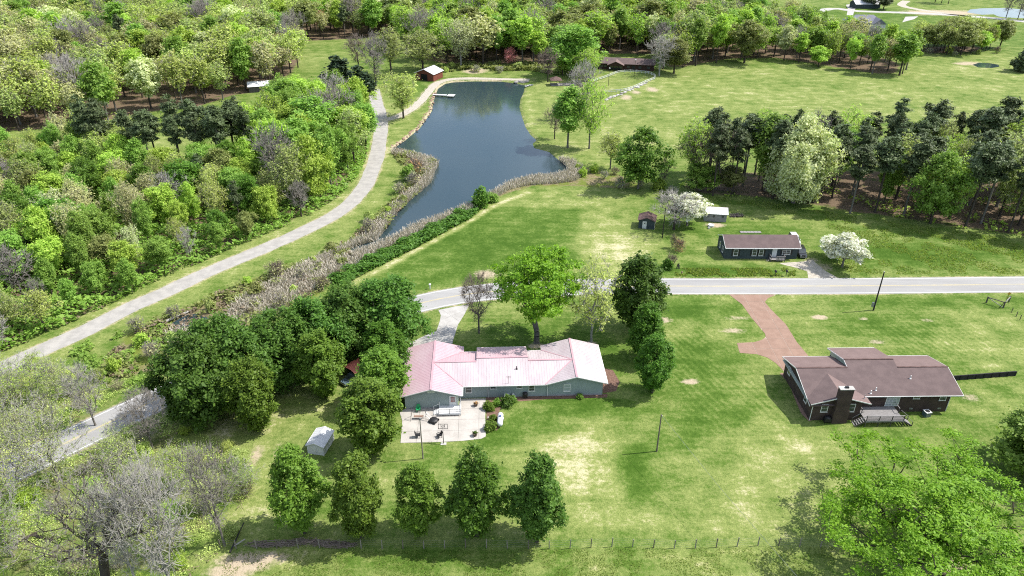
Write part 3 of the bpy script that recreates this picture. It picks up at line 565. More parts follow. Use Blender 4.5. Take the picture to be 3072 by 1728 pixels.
w_ = MB().ext([(9.0, 3.0), (14.6, 3.0), (14.6, 4.1), (9.0, 5.8), (7.0, 5.2), (7.0, 3.0)], 8.7, 16.5); w_.v = [(q[1], q[0], q[2]) for q in w_.v]; w_.build('upper_gable', 'pale_green_trim', bh)
MB().box(8.7, 16.5, 12.7, 14.6, 0, 3.2).build('wall', 'dark_brick', bh)
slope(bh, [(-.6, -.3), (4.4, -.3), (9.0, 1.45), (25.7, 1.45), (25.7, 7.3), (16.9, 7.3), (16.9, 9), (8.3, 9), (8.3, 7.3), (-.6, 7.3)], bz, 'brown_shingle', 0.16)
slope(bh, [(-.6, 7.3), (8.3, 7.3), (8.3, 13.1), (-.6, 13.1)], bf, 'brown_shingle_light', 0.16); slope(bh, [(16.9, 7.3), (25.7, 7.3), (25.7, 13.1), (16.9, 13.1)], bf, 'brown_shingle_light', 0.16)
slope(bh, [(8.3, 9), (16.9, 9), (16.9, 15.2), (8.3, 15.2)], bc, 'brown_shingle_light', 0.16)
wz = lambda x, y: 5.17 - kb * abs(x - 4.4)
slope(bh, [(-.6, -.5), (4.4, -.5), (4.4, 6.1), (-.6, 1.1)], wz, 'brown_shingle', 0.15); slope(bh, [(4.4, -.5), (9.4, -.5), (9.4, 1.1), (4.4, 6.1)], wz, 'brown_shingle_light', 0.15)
for a, b in (((-.6, 7.3, 5.53), (8.25, 7.3, 5.53)), ((8.3, 9, 6.02), (16.9, 9, 6.02)), ((16.95, 7.3, 5.53), (25.7, 7.3, 5.53))): bar(bh, 'ridge_cap', a, b, 0.3, 0.08, 'old_brown_roof')
for a, b in (((9.1, 1.39, 3.70), (25.75, 1.39, 3.70)), ((-.6, 13.16, 3.72), (8.3, 13.16, 3.72)), ((16.9, 13.16, 3.72), (25.7, 13.16, 3.72)), ((8.3, 15.26, 4.1), (16.9, 15.26, 4.1))): bar(bh, 'gutter', a, b, 0.10, 0.13, 'white_trim')
for a, b in (((-.64, -.3, 3.2), (-.64, 7.3, 5.4)), ((-.64, 13.1, 3.72), (-.64, 7.3, 5.4)), ((8.26, 15.2, 4.08), (8.26, 9, 5.9)), ((8.26, 7.3, 5.42), (8.26, 9, 5.9)), ((25.74, 1.45, 3.7), (25.74, 7.3, 5.4)), ((25.74, 13.1, 3.72), (25.74, 7.3, 5.4)), ((-.6, -.54, 3.64), (4.4, -.54, 5.08)), ((9.4, -.54, 3.64), (4.4, -.54, 5.08))): bar(bh, 'rake_board', a, b, 0.05, 0.17, 'white_trim')
MB().box(-.58, -.02, 0, 13.0, 3.2, 3.24).build('soffit', 'pale_green_trim', bh)
ch = MB().box(3.35, 5.85, -0.95, -0.03, 0, 2.6).box(3.45, 5.7, -0.9, -0.04, 2.6, 6.9).build('chimney', 'dark_brick', bh)
MB().box(3.38, 5.77, -0.98, 0.05, 6.9, 7.02).build('cap', 'pale_concrete', ch); MB().box(4.35, 4.85, -0.65, -0.25, 7.02, 7.3).build('flue', 'black_paint', ch)
window(bh, 2.05, -0.02, 1.75, 1.15, 1.65); window(bh, 6.55, -0.02, 1.75, 1.15, 1.65); window(bh, 18.3, 2.0, 2.75, 1.15, 0.75, rows=1); window(bh, 22.8, 2.0, 2.35, 1.15, 1.15); window(bh, 9.7, 2.0, 2.4, 0.8, 0.9)
window(bh, 14.4, 2.0, 1.25, 2.3, 2.15, rows=4, cols=4, pane='curtained_glass', name='french_door')
window(bh, 0, 10.6, 1.7, 1.1, 1.6, R(-90)); window(bh, 0, 2.7, 1.7, 1.1, 1.5, R(-90))
for x in (18.0, 22.8): MB().box(x - 0.3, x + 0.3, 1.97, 2.0, 0.5, 0.8).build('crawl_vent', 'metal_grey', bh)
for a, b in (((0.0, -.1, 0.1), (0.0, -.1, 3.3)), ((8.25, 1.9, 0.1), (8.25, 1.9, 3.6)), ((24.0, 1.95, 0.1), (24.0, 1.95, 3.7))): bar(bh, 'downspout', a, b, 0.09, 0.09, 'white_trim')
for x, y in ((18.2, 4.9), (11.4, 2.6), (10.3, 2.0)): vent(bh, x, y, bz(x, y) - 0.02, 0.6, 0.08)
vent(bh, 8.6, 0.6, wz(8.6, 0), 0.8, 0.05, 'metal_grey')
bd = thing('raised_deck', 'grey weathered wooden deck with railings and two stairs behind the brick house', 'deck', (49.64, 94.27, 0), R(0.8))
f_ = MB(); n_b = 25
for i in range(n_b): f_.box(8.5, 14.9, -1.75 + i * 0.148, -1.75 + i * 0.148 + 0.135, 1.15, 1.19)
f_.build('deck_board', 'weathered_wood', bd); MB().box(8.5, 14.9, -1.81, -1.76, 0.93, 1.19).build('rim_joist', 'weathered_wood', bd)
for x in (8.6, 10.7, 12.8, 14.8): bar(bd, 'post', (x, -1.7, 0), (x, -1.7, 2.15), 0.10, 0.10, 'dark_wood')
for x in (8.6, 14.8): bar(bd, 'post', (x, 0.2, 0), (x, 0.2, 2.15), 0.10, 0.10, 'dark_wood')
bar(bd, 'rail', (8.6, -1.7, 2.15), (14.8, -1.7, 2.15), 0.14, 0.05, 'weathered_wood'); bar(bd, 'rail', (8.6, -1.7, 1.32), (14.8, -1.7, 1.32), 0.06, 0.05, 'weathered_wood')
bl = MB(); [bl.bar((8.6 + 0.16 * i, -1.7, 1.32), (8.6 + 0.16 * i, -1.7, 2.13), 0.045) for i in range(1, 39)]; bl.build('baluster', 'dark_wood', bd)
bar(bd, 'rail', (14.85, 0.2, 2.15), (14.85, 1.95, 2.15), 0.1, 0.06, 'weathered_wood'); bar(bd, 'rail', (8.55, 0.2, 2.15), (8.55, 1.95, 2.15), 0.1, 0.06, 'weathered_wood')
def stair(par, x0, dx, y0, y1, n=5, top=1.15, mat='weathered_wood'):
    for i in range(n):
        xa = x0 + dx * i; z = top - (i + 1) * top / (n + 0.4)
        MB().box(min(xa, xa + dx), max(xa, xa + dx), y0, y1, z - 0.05, z).build('step', mat, par)
    for y in (y0, y1):
        bar(par, 'stringer', (x0, y, top - 0.15), (x0 + dx * n, y, 0.02), 0.06, 0.24, 'dark_wood')
        bar(par, 'handrail', (x0, y, top + 0.95), (x0 + dx * n, y, 0.85), 0.1, 0.06, mat); bar(par, 'post', (x0 + dx * n, y, 0), (x0 + dx * n, y, 0.9), 0.09, 0.09, 'dark_wood')
stair(bd, 8.5, -0.32, -1.72, -0.5); stair(bd, 14.9, 0.30, -1.72, -0.2)
rw = thing('retaining_wall', 'black timber retaining wall running out from the brick house', 'wall', V(2393, 957), 0)
e_ = V(2552, 945) - V(2393, 957); rw.rotation_euler = (0, 0, math.atan2(e_.y, e_.x)); ln = e_.length
for i in range(5): MB().box(-1.5, ln, -0.09, 0.09, 0.02 + 0.2 * i, 0.205 + 0.2 * i).build('sleeper', 'black_timber', rw)
for i in range(9): MB().box(i * ln / 8 - 0.08, i * ln / 8 + 0.08, -0.17, -0.095, 0, 1.06).build('post', 'black_timber', rw)
# ---------------------------------------------------------------- slate blue house across the road
dh = thing('bungalow', 'dark slate bungalow with brown roof, black shutters and small front porch', 'house', (50.74, 153.96, 0), R(-0.4))
gable(dh, 0, 17.3, 0, 6.6, 3.0, 4.55, 'slate_siding', along='x'); simple_roof(dh, -0.15, 17.75, -0.5, 7.1, 3.05, 4.85, 'brown_shingle', 'x', 0.13)
for x, w, z, h, c in ((2.6, 1.1, 0.8, 1.65, 1), (7.05, 1.1, 0.8, 1.65, 1), (8.65, 1.1, 0.8, 1.65, 1), (14.6, 1.95, 1.15, 1.25, 2)):
    window(dh, x, 0, z, w, h, cols=c)
    for s in (-1, 1): MB().box(x + s * (w / 2 + 0.24) - 0.18, x + s * (w / 2 + 0.24) + 0.18, -0.05, 0, z - 0.02, z + h + 0.02).build('shutter', 'black_paint', dh)
MB().box(11.25, 12.35, -0.06, 0, 0.6, 2.7).build('door', 'white_paint', dh); window(dh, 0, 4.4, 0.9, 1.0, 1.5, R(-90)); window(dh, 0, 1.9, 0.9, 1.0, 1.5, R(-90))
bar(dh, 'gutter', (-.15, -.56, 2.96), (17.75, -.56, 2.96), 0.1, 0.12, 'white_trim')
pp = thing('front_porch', 'small dark wooden porch with slatted rail at the bungalow door', 'porch', (50.74, 153.96, 0), R(-0.4))
f_ = MB(); [f_.box(10.6, 14.0, -1.7 + i * 0.17, -1.7 + i * 0.17 + 0.155, 0.52, 0.57) for i in range(10)]; f_.build('deck_board', 'weathered_wood', pp)
for x, y in ((10.65, -1.65), (12.3, -1.65), (13.95, -1.65), (10.65, -0.1), (13.95, -0.1)): bar(pp, 'post', (x, y, 0), (x, y, 1.45), 0.1, 0.1, 'dark_wood')
bl = MB(); [bl.bar((11.9 + 0.16 * i, -1.65, 0.3), (11.9 + 0.16 * i, -1.65, 1.4), 0.09, 0.03) for i in range(13)]; bl.build('slat', 'weathered_wood', pp)
bar(pp, 'rail', (11.9, -1.65, 1.43), (13.95, -1.65, 1.43), 0.1, 0.06, 'weathered_wood'); bar(pp, 'rail', (10.65, -1.65, 1.43), (10.65, -0.1, 1.43), 0.1, 0.06, 'weathered_wood'); bar(pp, 'rail', (13.95, -1.65, 1.43), (13.95, -0.1, 1.43), 0.1, 0.06, 'weathered_wood')
for i in range(3): MB().box(10.8 - 0.3 * (i + 1), 10.6 - 0.3 * i, -1.5, -0.4, 0.4 - 0.15 * i - 0.05, 0.4 - 0.15 * i).build('step', 'weathered_wood', pp)
# ---------------------------------------------------------------- sheds and barns
def shed(name, label, loc, rz, w, d, eave, ridge, wall, roof, along='y', oh=0.3, rib=False, fascia='white_trim', cat='shed'):
    t = thing(name, label, cat, loc, rz); gable(t, 0, w, 0, d, eave, ridge - 0.16, wall, along=along)
    simple_roof(t, -oh, w + oh, -oh, d + oh, eave - 0.02, ridge, roof, along, 0.1, rib, 0.6, fascia); return t
s1_ = shed('garden_shed', 'small dark shed with brown shingle roof and white door near utility pole', (32.9, 171.5, 0), R(-13), 4.1, 4.0, 2.35, 3.25, 'slate_siding', 'old_brown_roof', fascia=None)
MB().box(1.0, 2.05, -0.05, 0, 0.1, 2.1).build('door', 'white_paint', s1_); MB().box(1.45, 1.7, -0.08, -0.051, 1.45, 1.75).build('door_pane', 'black_paint', s1_); MB().box(4.1, 4.16, 0.2, 3.8, 0.05, 2.3).build('side_panel', 'white_paint', s1_)
s2_ = shed('block_shed', 'grey block shed with white and rust metal roof behind flowering tree', (51.1, 176.1, 0), R(-9), 5.7, 4.4, 2.35, 3.3, 'grey_block', 'white_metal_roof', along='x', oh=0.35, rib=True, fascia=None)
for x in (1.0, 2.4, 4.7): window(s2_, x, 0, 1.25, 0.6, 0.65, rows=1, frame='grey_block', fw=0.06)
slope(s2_, [(-.36, 2.25), (6.07, 2.25), (6.07, 4.77), (-.36, 4.77)], lambda x, y: 3.35 - 0.39 * (y - 2.2), 'rust_metal', 0.03)
s3_ = shed('yard_shed', 'small pale blue shed with pink metal roof on the back lawn', G(924, 1360), R(-11), 2.75, 3.9, 1.75, 2.35, 'white_paint', 'white_metal_roof', oh=0.15, rib=True)
MB().box(0, 2.75, -0.03, 0, 0.0, 1.7).build('front_panel', 'white_paint', s3_)
b_ = G(1247.7, 239.3); e_ = G(1301, 244.9); ang = math.atan2(e_.y - b_.y, e_.x - b_.x); wd = (e_ - b_).length
s4_ = shed('red_barn', 'red open-fronted barn with white metal roof beside the pond track', b_, ang, wd, 9.0, 3.2, 5.2, 'barn_red', 'white_metal_roof', oh=0.45, rib=True, cat='barn')
MB().box(wd * 0.3, wd * 0.68, -0.06, 0.0, 0, 2.9).build('opening_shade', 'interior_shade', s4_); [bar(s4_, 'post', (wd * q, -0.09, 0), (wd * q, -0.09, 2.95), 0.2, 0.14, 'barn_red') for q in (0.3, 0.68)]  # black panel on the solid front, painted shade of the barn's inside
b_ = G(1793.7, 206.9); e_ = G(1961.6, 213.7); ang = math.atan2(e_.y - b_.y, e_.x - b_.x); wd = (e_ - b_).length
lh = thing('lodge', 'long low dark brown house with gabled porch inside white fence loop', 'house', b_, ang)
gable(lh, 0, wd, 0, 8.5, 2.9, 4.6, 'dark_brown_wall', along='x'); simple_roof(lh, -0.5, wd + 0.5, -0.9, 9.2, 2.95, 4.9, 'brown_shingle', 'x', 0.14, fascia=None)
gable(lh, wd * 0.19, wd * 0.45, -3.0, 1.5, 2.75, 4.3, 'dark_brown_wall', z0=2.4); simple_roof(lh, wd * 0.17, wd * 0.47, -3.6, 3.5, 2.8, 4.55, 'brown_shingle_light', 'y', 0.14, fascia=None)
for q in (0.2, 0.28, 0.36, 0.44): bar(lh, 'post', (wd * q, -2.9, 0), (wd * q, -2.9, 2.6), 0.2, 0.2, 'dark_brown_wall')
MB().box(wd * 0.2, wd * 0.44, -0.05, 0, 0.1, 2.4).build('glazing', 'glass', lh); MB().box(wd * 0.6, wd * 0.66, -0.06, 0, 0.1, 2.2).build('door', 'black_paint', lh)
for q in (0.06, 0.13, 0.54, 0.75, 0.9): window(lh, wd * q, 0, 1.0, 1.4, 1.1, frame='dark_wood')
shed('cabin', 'low brown roofed cabin half hidden behind trees past the pond', G(1640, 193), R(-6), 12, 7, 2.4, 4.2, 'dark_brown_wall', 'brown_shingle_light', along='x', oh=0.6, fascia=None, cat='cabin')
shed('woodland_shed', 'open shed with pale metal roof at the clearing edge under trees', G(748, 279), R(18), 8.5, 7, 2.6, 4.0, 'dark_wood', 'white_metal_roof', along='x', oh=0.4, rib=True, fascia=None)
fh = thing('far_house', 'far house with grey slate hip roof beyond the woods', 'house', G(2546, 84), R(-4))
MB().box(0, 21, 0, 14, 0, 3).build('wall', 'white_paint', fh)
MB().add([(-.6, -.6, 3), (21.6, -.6, 3), (21.6, 14.6, 3), (-.6, 14.6, 3), (5, 7, 7), (16, 7, 7)], [(0, 1, 5, 4), (1, 2, 5), (2, 3, 4, 5), (3, 0, 4), (3, 2, 1, 0)]).build('roof', 'slate_roof', fh)
MB().ext([(13, 3), (21, 3), (17, 6)], -4, 7).build('roof_gable', 'slate_roof', fh); MB().box(13.3, 20.7, -3.6, -0.05, 0, 3.2).build('front_wing', 'white_paint', fh)
for x in (3, 7, 11): window(fh, x, 0, 1, 1.3, 1.4)
shed('far_bungalow', 'far dark house with pale roof beside two round dark trees', G(2566, 26), R(2), 18, 10, 3, 5.5, 'slate_siding', 'white_metal_roof', along='x', oh=0.5, fascia=None, cat='house')
# ---------------------------------------------------------------- pond pavilion, dock, boat
gz = thing('pavilion', 'small dark pavilion with hipped roof on the pond bank', 'pavilion', G(1667, 255), R(5))
for x in (-2, 2):
    for y in (-2, 2): bar(gz, 'post', (x, y, 0), (x, y, 2.5), 0.18, 0.18, 'dark_wood')
MB().add([(-2.6, -2.6, 2.5), (2.6, -2.6, 2.5), (2.6, 2.6, 2.5), (-2.6, 2.6, 2.5), (0, 0, 3.9)], [(0, 1, 4), (1, 2, 4), (2, 3, 4), (3, 0, 4), (3, 2, 1, 0)]).build('roof', 'old_brown_roof', gz)
MB().box(-2.3, 9.0, -2.3, 2.3, 0.15, 0.3).build('deck', 'weathered_wood', gz)
bl = MB(); [bl.bar((2.2 + 0.5 * i, -2.2, 0.3), (2.2 + 0.5 * i, -2.2, 1.2), 0.08) for i in range(14)]; bl.bar((2.2, -2.2, 1.22), (8.9, -2.2, 1.22), 0.12, 0.08); bl.build('railing', 'dark_wood', gz)
a_ = G(1306, 285.4); b_ = G(1367, 288.2); dd = b_ - a_; dl = dd.length
do = thing('dock', 'white plank dock with wider end reaching into the pond', 'dock', (a_.x, a_.y, -0.42), math.atan2(dd.y, dd.x))
for i in range(int(dl * 0.72 / 0.5)): MB().box(i * 0.5 - 1, i * 0.5 + 0.46 - 1, -0.75, 0.75, 0.62, 0.72).build('plank', 'white_paint', do)
for i in range(6): MB().box(dl * 0.72 - 1 + i * 0.5, dl * 0.72 - 1 + i * 0.5 + 0.46, -1.7, 1.7, 0.62, 0.72).build('plank', 'white_paint', do)
for x in (1, 3, dl * 0.72 - 0.9, dl * 0.72 + 1.8):
    for y in (-0.7, 0.7): bar(do, 'pile', (x, y, -1.0), (x, y, 0.62), 0.15, 0.15, 'dark_wood')
a_ = G(1577, 261); b_ = G(1604, 255); dd = b_ - a_
bo = thing('rowing_boat', 'small flat grey boat drawn up on the pond bank', 'boat', a_, math.atan2(dd.y, dd.x))
hl = MB(); n_ = 8; prof = []
for i in range(n_):
    t = i / (n_ - 1); x = t * 4.6; w = 0.75 * (1 - max(0, t - 0.6) ** 2 * 5); prof.append((x, w))
vs = []
for x, w in prof: vs += [(x, -w * 0.8, 0.05), (x, -w, 0.5), (x, -w * 0.88, 0.5), (x, -w * 0.7, 0.12), (x, w * 0.7, 0.12), (x, w * 0.88, 0.5), (x, w, 0.5), (x, w * 0.8, 0.05)]
fs = [(i * 8 + k, i * 8 + (k + 1) % 8, (i + 1) * 8 + (k + 1) % 8, (i + 1) * 8 + k) for i in range(n_ - 1) for k in range(8)] + [tuple(range(7, -1, -1)), tuple((n_ - 1) * 8 + k for k in range(8))]
hl.add(vs, fs).build('hull', 'metal_grey', bo)
for x in (1.2, 2.7): MB().box(x, x + 0.35, -0.62, 0.62, 0.38, 0.43).build('seat', 'white_paint', bo)
# ================================================================ trees
LEAF = dict(
 pear=((0.042, 0.100, 0.010), (0.095, 0.185, 0.020)), pear_pale=((0.075, 0.140, 0.014), (0.140, 0.225, 0.030)), oak=((0.045, 0.100, 0.014), (0.100, 0.185, 0.028)),  # pears come in a deeper and a paler green
 maple=((0.085, 0.190, 0.010), (0.165, 0.295, 0.022)), vivid=((0.066, 0.150, 0.016), (0.120, 0.225, 0.030)), bright=((0.092, 0.168, 0.024), (0.165, 0.250, 0.048)),
 lime=((0.160, 0.245, 0.030), (0.255, 0.335, 0.060)), olive=((0.125, 0.160, 0.048), (0.205, 0.235, 0.080)), tan=((0.180, 0.185, 0.085), (0.270, 0.262, 0.135)),
 cream=((0.44, 0.49, 0.22), (0.64, 0.67, 0.40)), white=((0.66, 0.66, 0.56), (0.82, 0.82, 0.76)), pine=((0.046, 0.068, 0.026), (0.092, 0.122, 0.050)),
 cedar=((0.016, 0.034, 0.016), (0.036, 0.060, 0.024)), pink=((0.30, 0.10, 0.12), (0.42, 0.18, 0.18)), rust=((0.25, 0.14, 0.07), (0.34, 0.22, 0.11)), bud=((0.155, 0.190, 0.045), (0.250, 0.285, 0.085)),
 redtip=((0.24, 0.13, 0.09), (0.34, 0.22, 0.14)), dusk=((0.10, 0.115, 0.035), (0.17, 0.185, 0.06)))
for k_, (a_, b_) in LEAF.items():
    g_ = 0.95 if k_ in ('white', 'cream') else (1.25 if k_ in ('pear', 'pear_pale', 'oak', 'pine', 'cedar', 'vivid') else (1.5 if k_ == 'maple' else (2.15 if k_ in ('olive', 'tan', 'bud') else 1.65))); leafmat('leaf_' + k_, tuple(q * g_ for q in a_), tuple(q * g_ for q in b_), trans=0.15 if k_ in ('pine', 'cedar') else 0.4)
plain('bark_dark', (0.055, 0.046, 0.038), (0.095, 0.082, 0.07), 2.0, 0.95, 0.05, 0.5, 8)
plain('bark_grey', (0.20, 0.185, 0.165), (0.13, 0.12, 0.105), 2.0, 0.95, 0.05, 0.5, 8)
plain('bark_pale', (0.40, 0.385, 0.355), (0.28, 0.265, 0.245), 2.0, 0.95, 0.05, 0.4, 8)
plain('twig_grey', (0.25, 0.225, 0.20), (0.33, 0.305, 0.28), 1.0, 0.95, 0.05)
plain('twig_brown', (0.19, 0.15, 0.125), (0.26, 0.215, 0.18), 1.0, 0.95, 0.05)
plain('twig_pale', (0.46, 0.435, 0.40), (0.36, 0.34, 0.31), 1.0, 0.95, 0.05)
def np_mesh(name, V_, F_, mats, midx=None):
    me = bpy.data.meshes.new(name); V_ = np.asarray(V_, np.float32); k = F_.shape[1]
    me.vertices.add(len(V_)); me.vertices.foreach_set('co', V_.ravel()); me.loops.add(F_.size); me.loops.foreach_set('vertex_index', F_.ravel().astype(np.int32))
    me.polygons.add(len(F_)); me.polygons.foreach_set('loop_start', np.arange(0, F_.size, k, dtype=np.int32))
    for m_ in mats: me.materials.append(MATS[m_])
    if midx is not None: me.polygons.foreach_set('material_index', midx.astype(np.int32))
    me.update(calc_edges=True); return me
def unit(a): return a / np.maximum(np.linalg.norm(a, axis=-1, keepdims=True), 1e-6)
def leaf_quads(C, size, out, rg, upw=0.8, elong=1.5):
    n = len(C); N_ = unit(np.array([0, 0, upw]) + out * 0.45 + rg.normal(0, 0.55, (n, 3))); T = unit(np.cross(N_, rg.normal(0, 1, (n, 3)))); B = np.cross(N_, T)
    s = size * rg.uniform(0.7, 1.0, (n, 1)) ** 2 * rg.choice([0.8, 1.2, 1.9], (n, 1), p=[.4, .45, .15]); a, b = T * s * elong * 0.5, B * s * 0.5
    V_ = np.stack([C - a, C - b * 0.9 + a * 0.1, C + a, C + b * 0.9 + a * 0.1], 1).reshape(-1, 3)
    return V_, np.arange(4 * n).reshape(n, 4)
def prof(shape, t):
    t = np.clip(t, 0, 1)
    if shape == 'oval': return np.where(t < 0.38, np.sqrt(np.clip(t / 0.38, 0, 1)) * 0.55 + 0.45 * np.clip(t / 0.38, 0, 1), np.clip(1 - ((t - 0.38) / 0.62) ** 2.4, 0, 1) ** 0.52)
    if shape == 'round': return np.sqrt(np.clip(1 - (2 * t - 1) ** 2, 0, 1))
    if shape == 'dome': return np.where(t < 0.3, 0.7 + t, np.sqrt(np.clip(1 - ((t - 0.3) / 0.7) ** 2, 0, 1)))
    if shape == 'vase': return np.where(t < 0.62, 0.22 + 0.78 * t / 0.62, np.sqrt(np.clip(1 - ((t - 0.62) / 0.38) ** 2, 0, 1)))
    if shape == 'cone': return np.clip(1.02 - t, 0, 1) ** 0.85 * np.clip(t * 8 + 0.3, 0, 1)
    if shape == 'pine': return np.clip(0.45 + 0.9 * t, 0, 1) * np.sqrt(np.clip(1 - (np.clip(t - 0.45, 0, 1) / 0.55) ** 2.2, 0, 1))
    return np.ones_like(t)
def sample_crown(rg, n, H, cb, Rr, shape, fill=0.45, lump=0.2):
    t = rg.uniform(0, 1, n * 6); th = rg.uniform(0, 2 * math.pi, n * 6); w = prof(shape, t); keep = rg.uniform(0, 1, n * 6) < w ** 1.3 + 0.03
    t, th, w = t[keep][:n], th[keep][:n], w[keep][:n]; ph = rg.uniform(0, 6.28, 4)
    rad = Rr * w * (1 + lump * np.sin(3 * th + ph[0] + 2 * t) + lump * 0.7 * np.sin(5 * th + ph[1] - 5 * t) + lump * 0.5 * np.sin(9 * t + ph[2]))
    r = rad * rg.uniform(0, 1, len(t)) ** fill; z = cb + t * (H - cb) * (1 + 0.04 * np.sin(2 * th + ph[3]))
    return np.stack([r * np.cos(th), r * np.sin(th), z], 1)
def skeleton(rg, C, H, trunk_top, r0, bf=0.35, lean=0.0, z_lo=0.0):
    """balanced spanning tree from the trunk to every clump centre"""
    pos = []; par = []; k = 8
    for i in range(k + 1):
        z = trunk_top * i / k; pos.append(np.array([lean * z * 0.3 + rg.normal(0, 0.012) * z, rg.normal(0, 0.012) * z, z])); par.append(i - 1)
    plen = [p[2] for p in pos]; order = np.argsort(np.linalg.norm(C - np.array([0, 0, trunk_top * 0.8]), axis=1)); leafn = []
    P = np.zeros((len(C) * 3 + k + 2, 3)); P[:k + 1] = pos; LEN = np.full(len(P), 1e9); LEN[:k + 1] = plen; n = k + 1; par = par + [0] * (len(P) - n)
    zlim = np.full(len(P), True); zlim[:k + 1] = P[:k + 1, 2] >= z_lo
    for i in order:
        c = C[i]; d = np.linalg.norm(P[:n] - c, axis=1); cost = d + bf * LEN[:n] + np.clip(P[:n, 2] - c[2] + 0.25 * d, 0, 99) * 0.9; cost[~zlim[:n]] += 1e6
        j = int(np.argmin(cost)); a = P[j]; L_ = d[j]
        if L_ > 1.2:                                 # one bend on the way
            mid = a + (c - a) * 0.5 + np.array([rg.normal(0, 0.07), rg.normal(0, 0.07), 0.06]) * L_
            P[n] = mid; par[n] = j; LEN[n] = LEN[j] + L_ * 0.5; j = n; n += 1
        P[n] = c; par[n] = j; LEN[n] = LEN[j] + np.linalg.norm(c - P[par[n]]); leafn.append(n); n += 1
    cnt = np.zeros(n); cnt[leafn] = 1
    for q in range(n - 1, 0, -1): cnt[par[q]] += cnt[q]
    rad = np.maximum(cnt, 1) ** 0.5; rad = rad / rad[0] * r0; rad = np.maximum(rad, 0.018)
    rad[0] *= 1.35
    return P[:n], np.array(par[:n]), rad
def tubes(A, B, ra, rb, sides=5):
    d = unit(B - A); ref = np.where(np.abs(d[:, 2:3]) > 0.9, np.array([[1.0, 0, 0]]), np.array([[0, 0, 1.0]])); u = unit(np.cross(d, ref)); v = np.cross(d, u); n = len(A); ring = []
    for k in range(sides):
        an = 2 * math.pi * k / sides; ring.append(u * math.cos(an) + v * math.sin(an))
    ring = np.stack(ring, 1); VA = A[:, None] + ring * ra[:, None, None]; VB = B[:, None] + ring * rb[:, None, None]
    V_ = np.concatenate([VA, VB], 1).reshape(-1, 3); base = (np.arange(n) * 2 * sides)[:, None, None]; k = np.arange(sides)
    F_ = np.stack([k, (k + 1) % sides, (k + 1) % sides + sides, k + sides], 1)[None] + base
    return V_, F_.reshape(-1, 4)
def cat(parts):
    Vs, Fs, o = [], [], 0
    for V_, F_ in parts: Vs.append(V_); Fs.append(F_ + o); o += len(V_)
    return np.concatenate(Vs), np.concatenate(Fs)
TREE = {}
def make_tree(key, seed, H, cb, Rr, shape, nc, nl, ls, sig, r0, tt=0.6, twigs=0, twl=0.9, fill=0.45, flat=0.6, bf=0.35, lump=0.2, minr=0.0, elong=1.5, twr=0.02, lean=0.0, z_lo=0.0, drop=0.0):
    rg = np.random.default_rng(seed); C = sample_crown(rg, nc, H, cb, Rr, shape, fill, lump); C[:, 0] += lean * C[:, 2] * 0.3
    P, par, rad = skeleton(rg, C, H, H * tt, r0, bf, lean, z_lo); idx = np.arange(1, len(P)); A, B = P[par[idx]], P[idx]; ra, rb = np.minimum(rad[par[idx]], rad[idx] * 1.35), rad[idx]
    big = ra > max(minr, 0.05); pr = [tubes(A[big], B[big], ra[big], rb[big], 6)] if big.any() else []
    sm = (~big) & (ra > minr)
    if sm.any(): pr.append(tubes(A[sm], B[sm], np.maximum(ra[sm], twr), np.maximum(rb[sm], twr * 0.8), 3))
    trunk = cat(pr); cen = np.array([0, 0, cb + (H - cb) * 0.4]); crown = []
    if twigs:
        T0 = np.repeat(C, twigs, 0); dr = unit(unit(T0 - cen) * 0.7 + np.array([0, 0, 0.35 - drop]) + rg.normal(0, 0.6, T0.shape)); ln = rg.uniform(0.5, 1.2, (len(T0), 1)) * twl
        T1 = T0 + dr * ln * 0.55; T2 = T1 + unit(dr + rg.normal(0, 0.35, dr.shape) + np.array([0, 0, 0.15 - drop])) * ln * 0.5
        tw = cat([tubes(T0, T1, np.full(len(T0), twr), np.full(len(T0), twr * 0.8), 3), tubes(T1, T2, np.full(len(T0), twr * 0.8), np.full(len(T0), twr * 0.4), 3)])
    else: tw = None
    if nl:
        CC = np.repeat(C, nl, 0); off = rg.normal(0, sig, CC.shape) * np.array([1, 1, flat]); CC = CC + off
        if twigs: CC[::2] = np.repeat(T2, max(1, nl // (2 * twigs) + 1), 0)[:len(CC[::2])] + rg.normal(0, 0.12, CC[::2].shape) if len(np.repeat(T2, max(1, nl // (2 * twigs) + 1), 0)) >= len(CC[::2]) else CC[::2]
        CC[:, 2] = np.maximum(CC[:, 2], 0.25); crown = leaf_quads(CC, ls, unit(CC - cen), rg, elong=elong)
    tm = np_mesh('trunk', trunk[0], trunk[1], ['bark_dark'])
    if nl and tw is not None:
        V_, F_ = cat([crown, tw]); cm = np_mesh('crown', V_, F_, ['leaf_bud', 'twig_grey'], np.concatenate([np.zeros(len(crown[1])), np.ones(len(tw[1]))]))
    elif nl: cm = np_mesh('crown', *crown, ['leaf_bud'])
    else: cm = np_mesh('crown', *tw, ['twig_grey'])
    TREE[key] = (tm, cm, H, Rr, bool(nl), tw is not None)
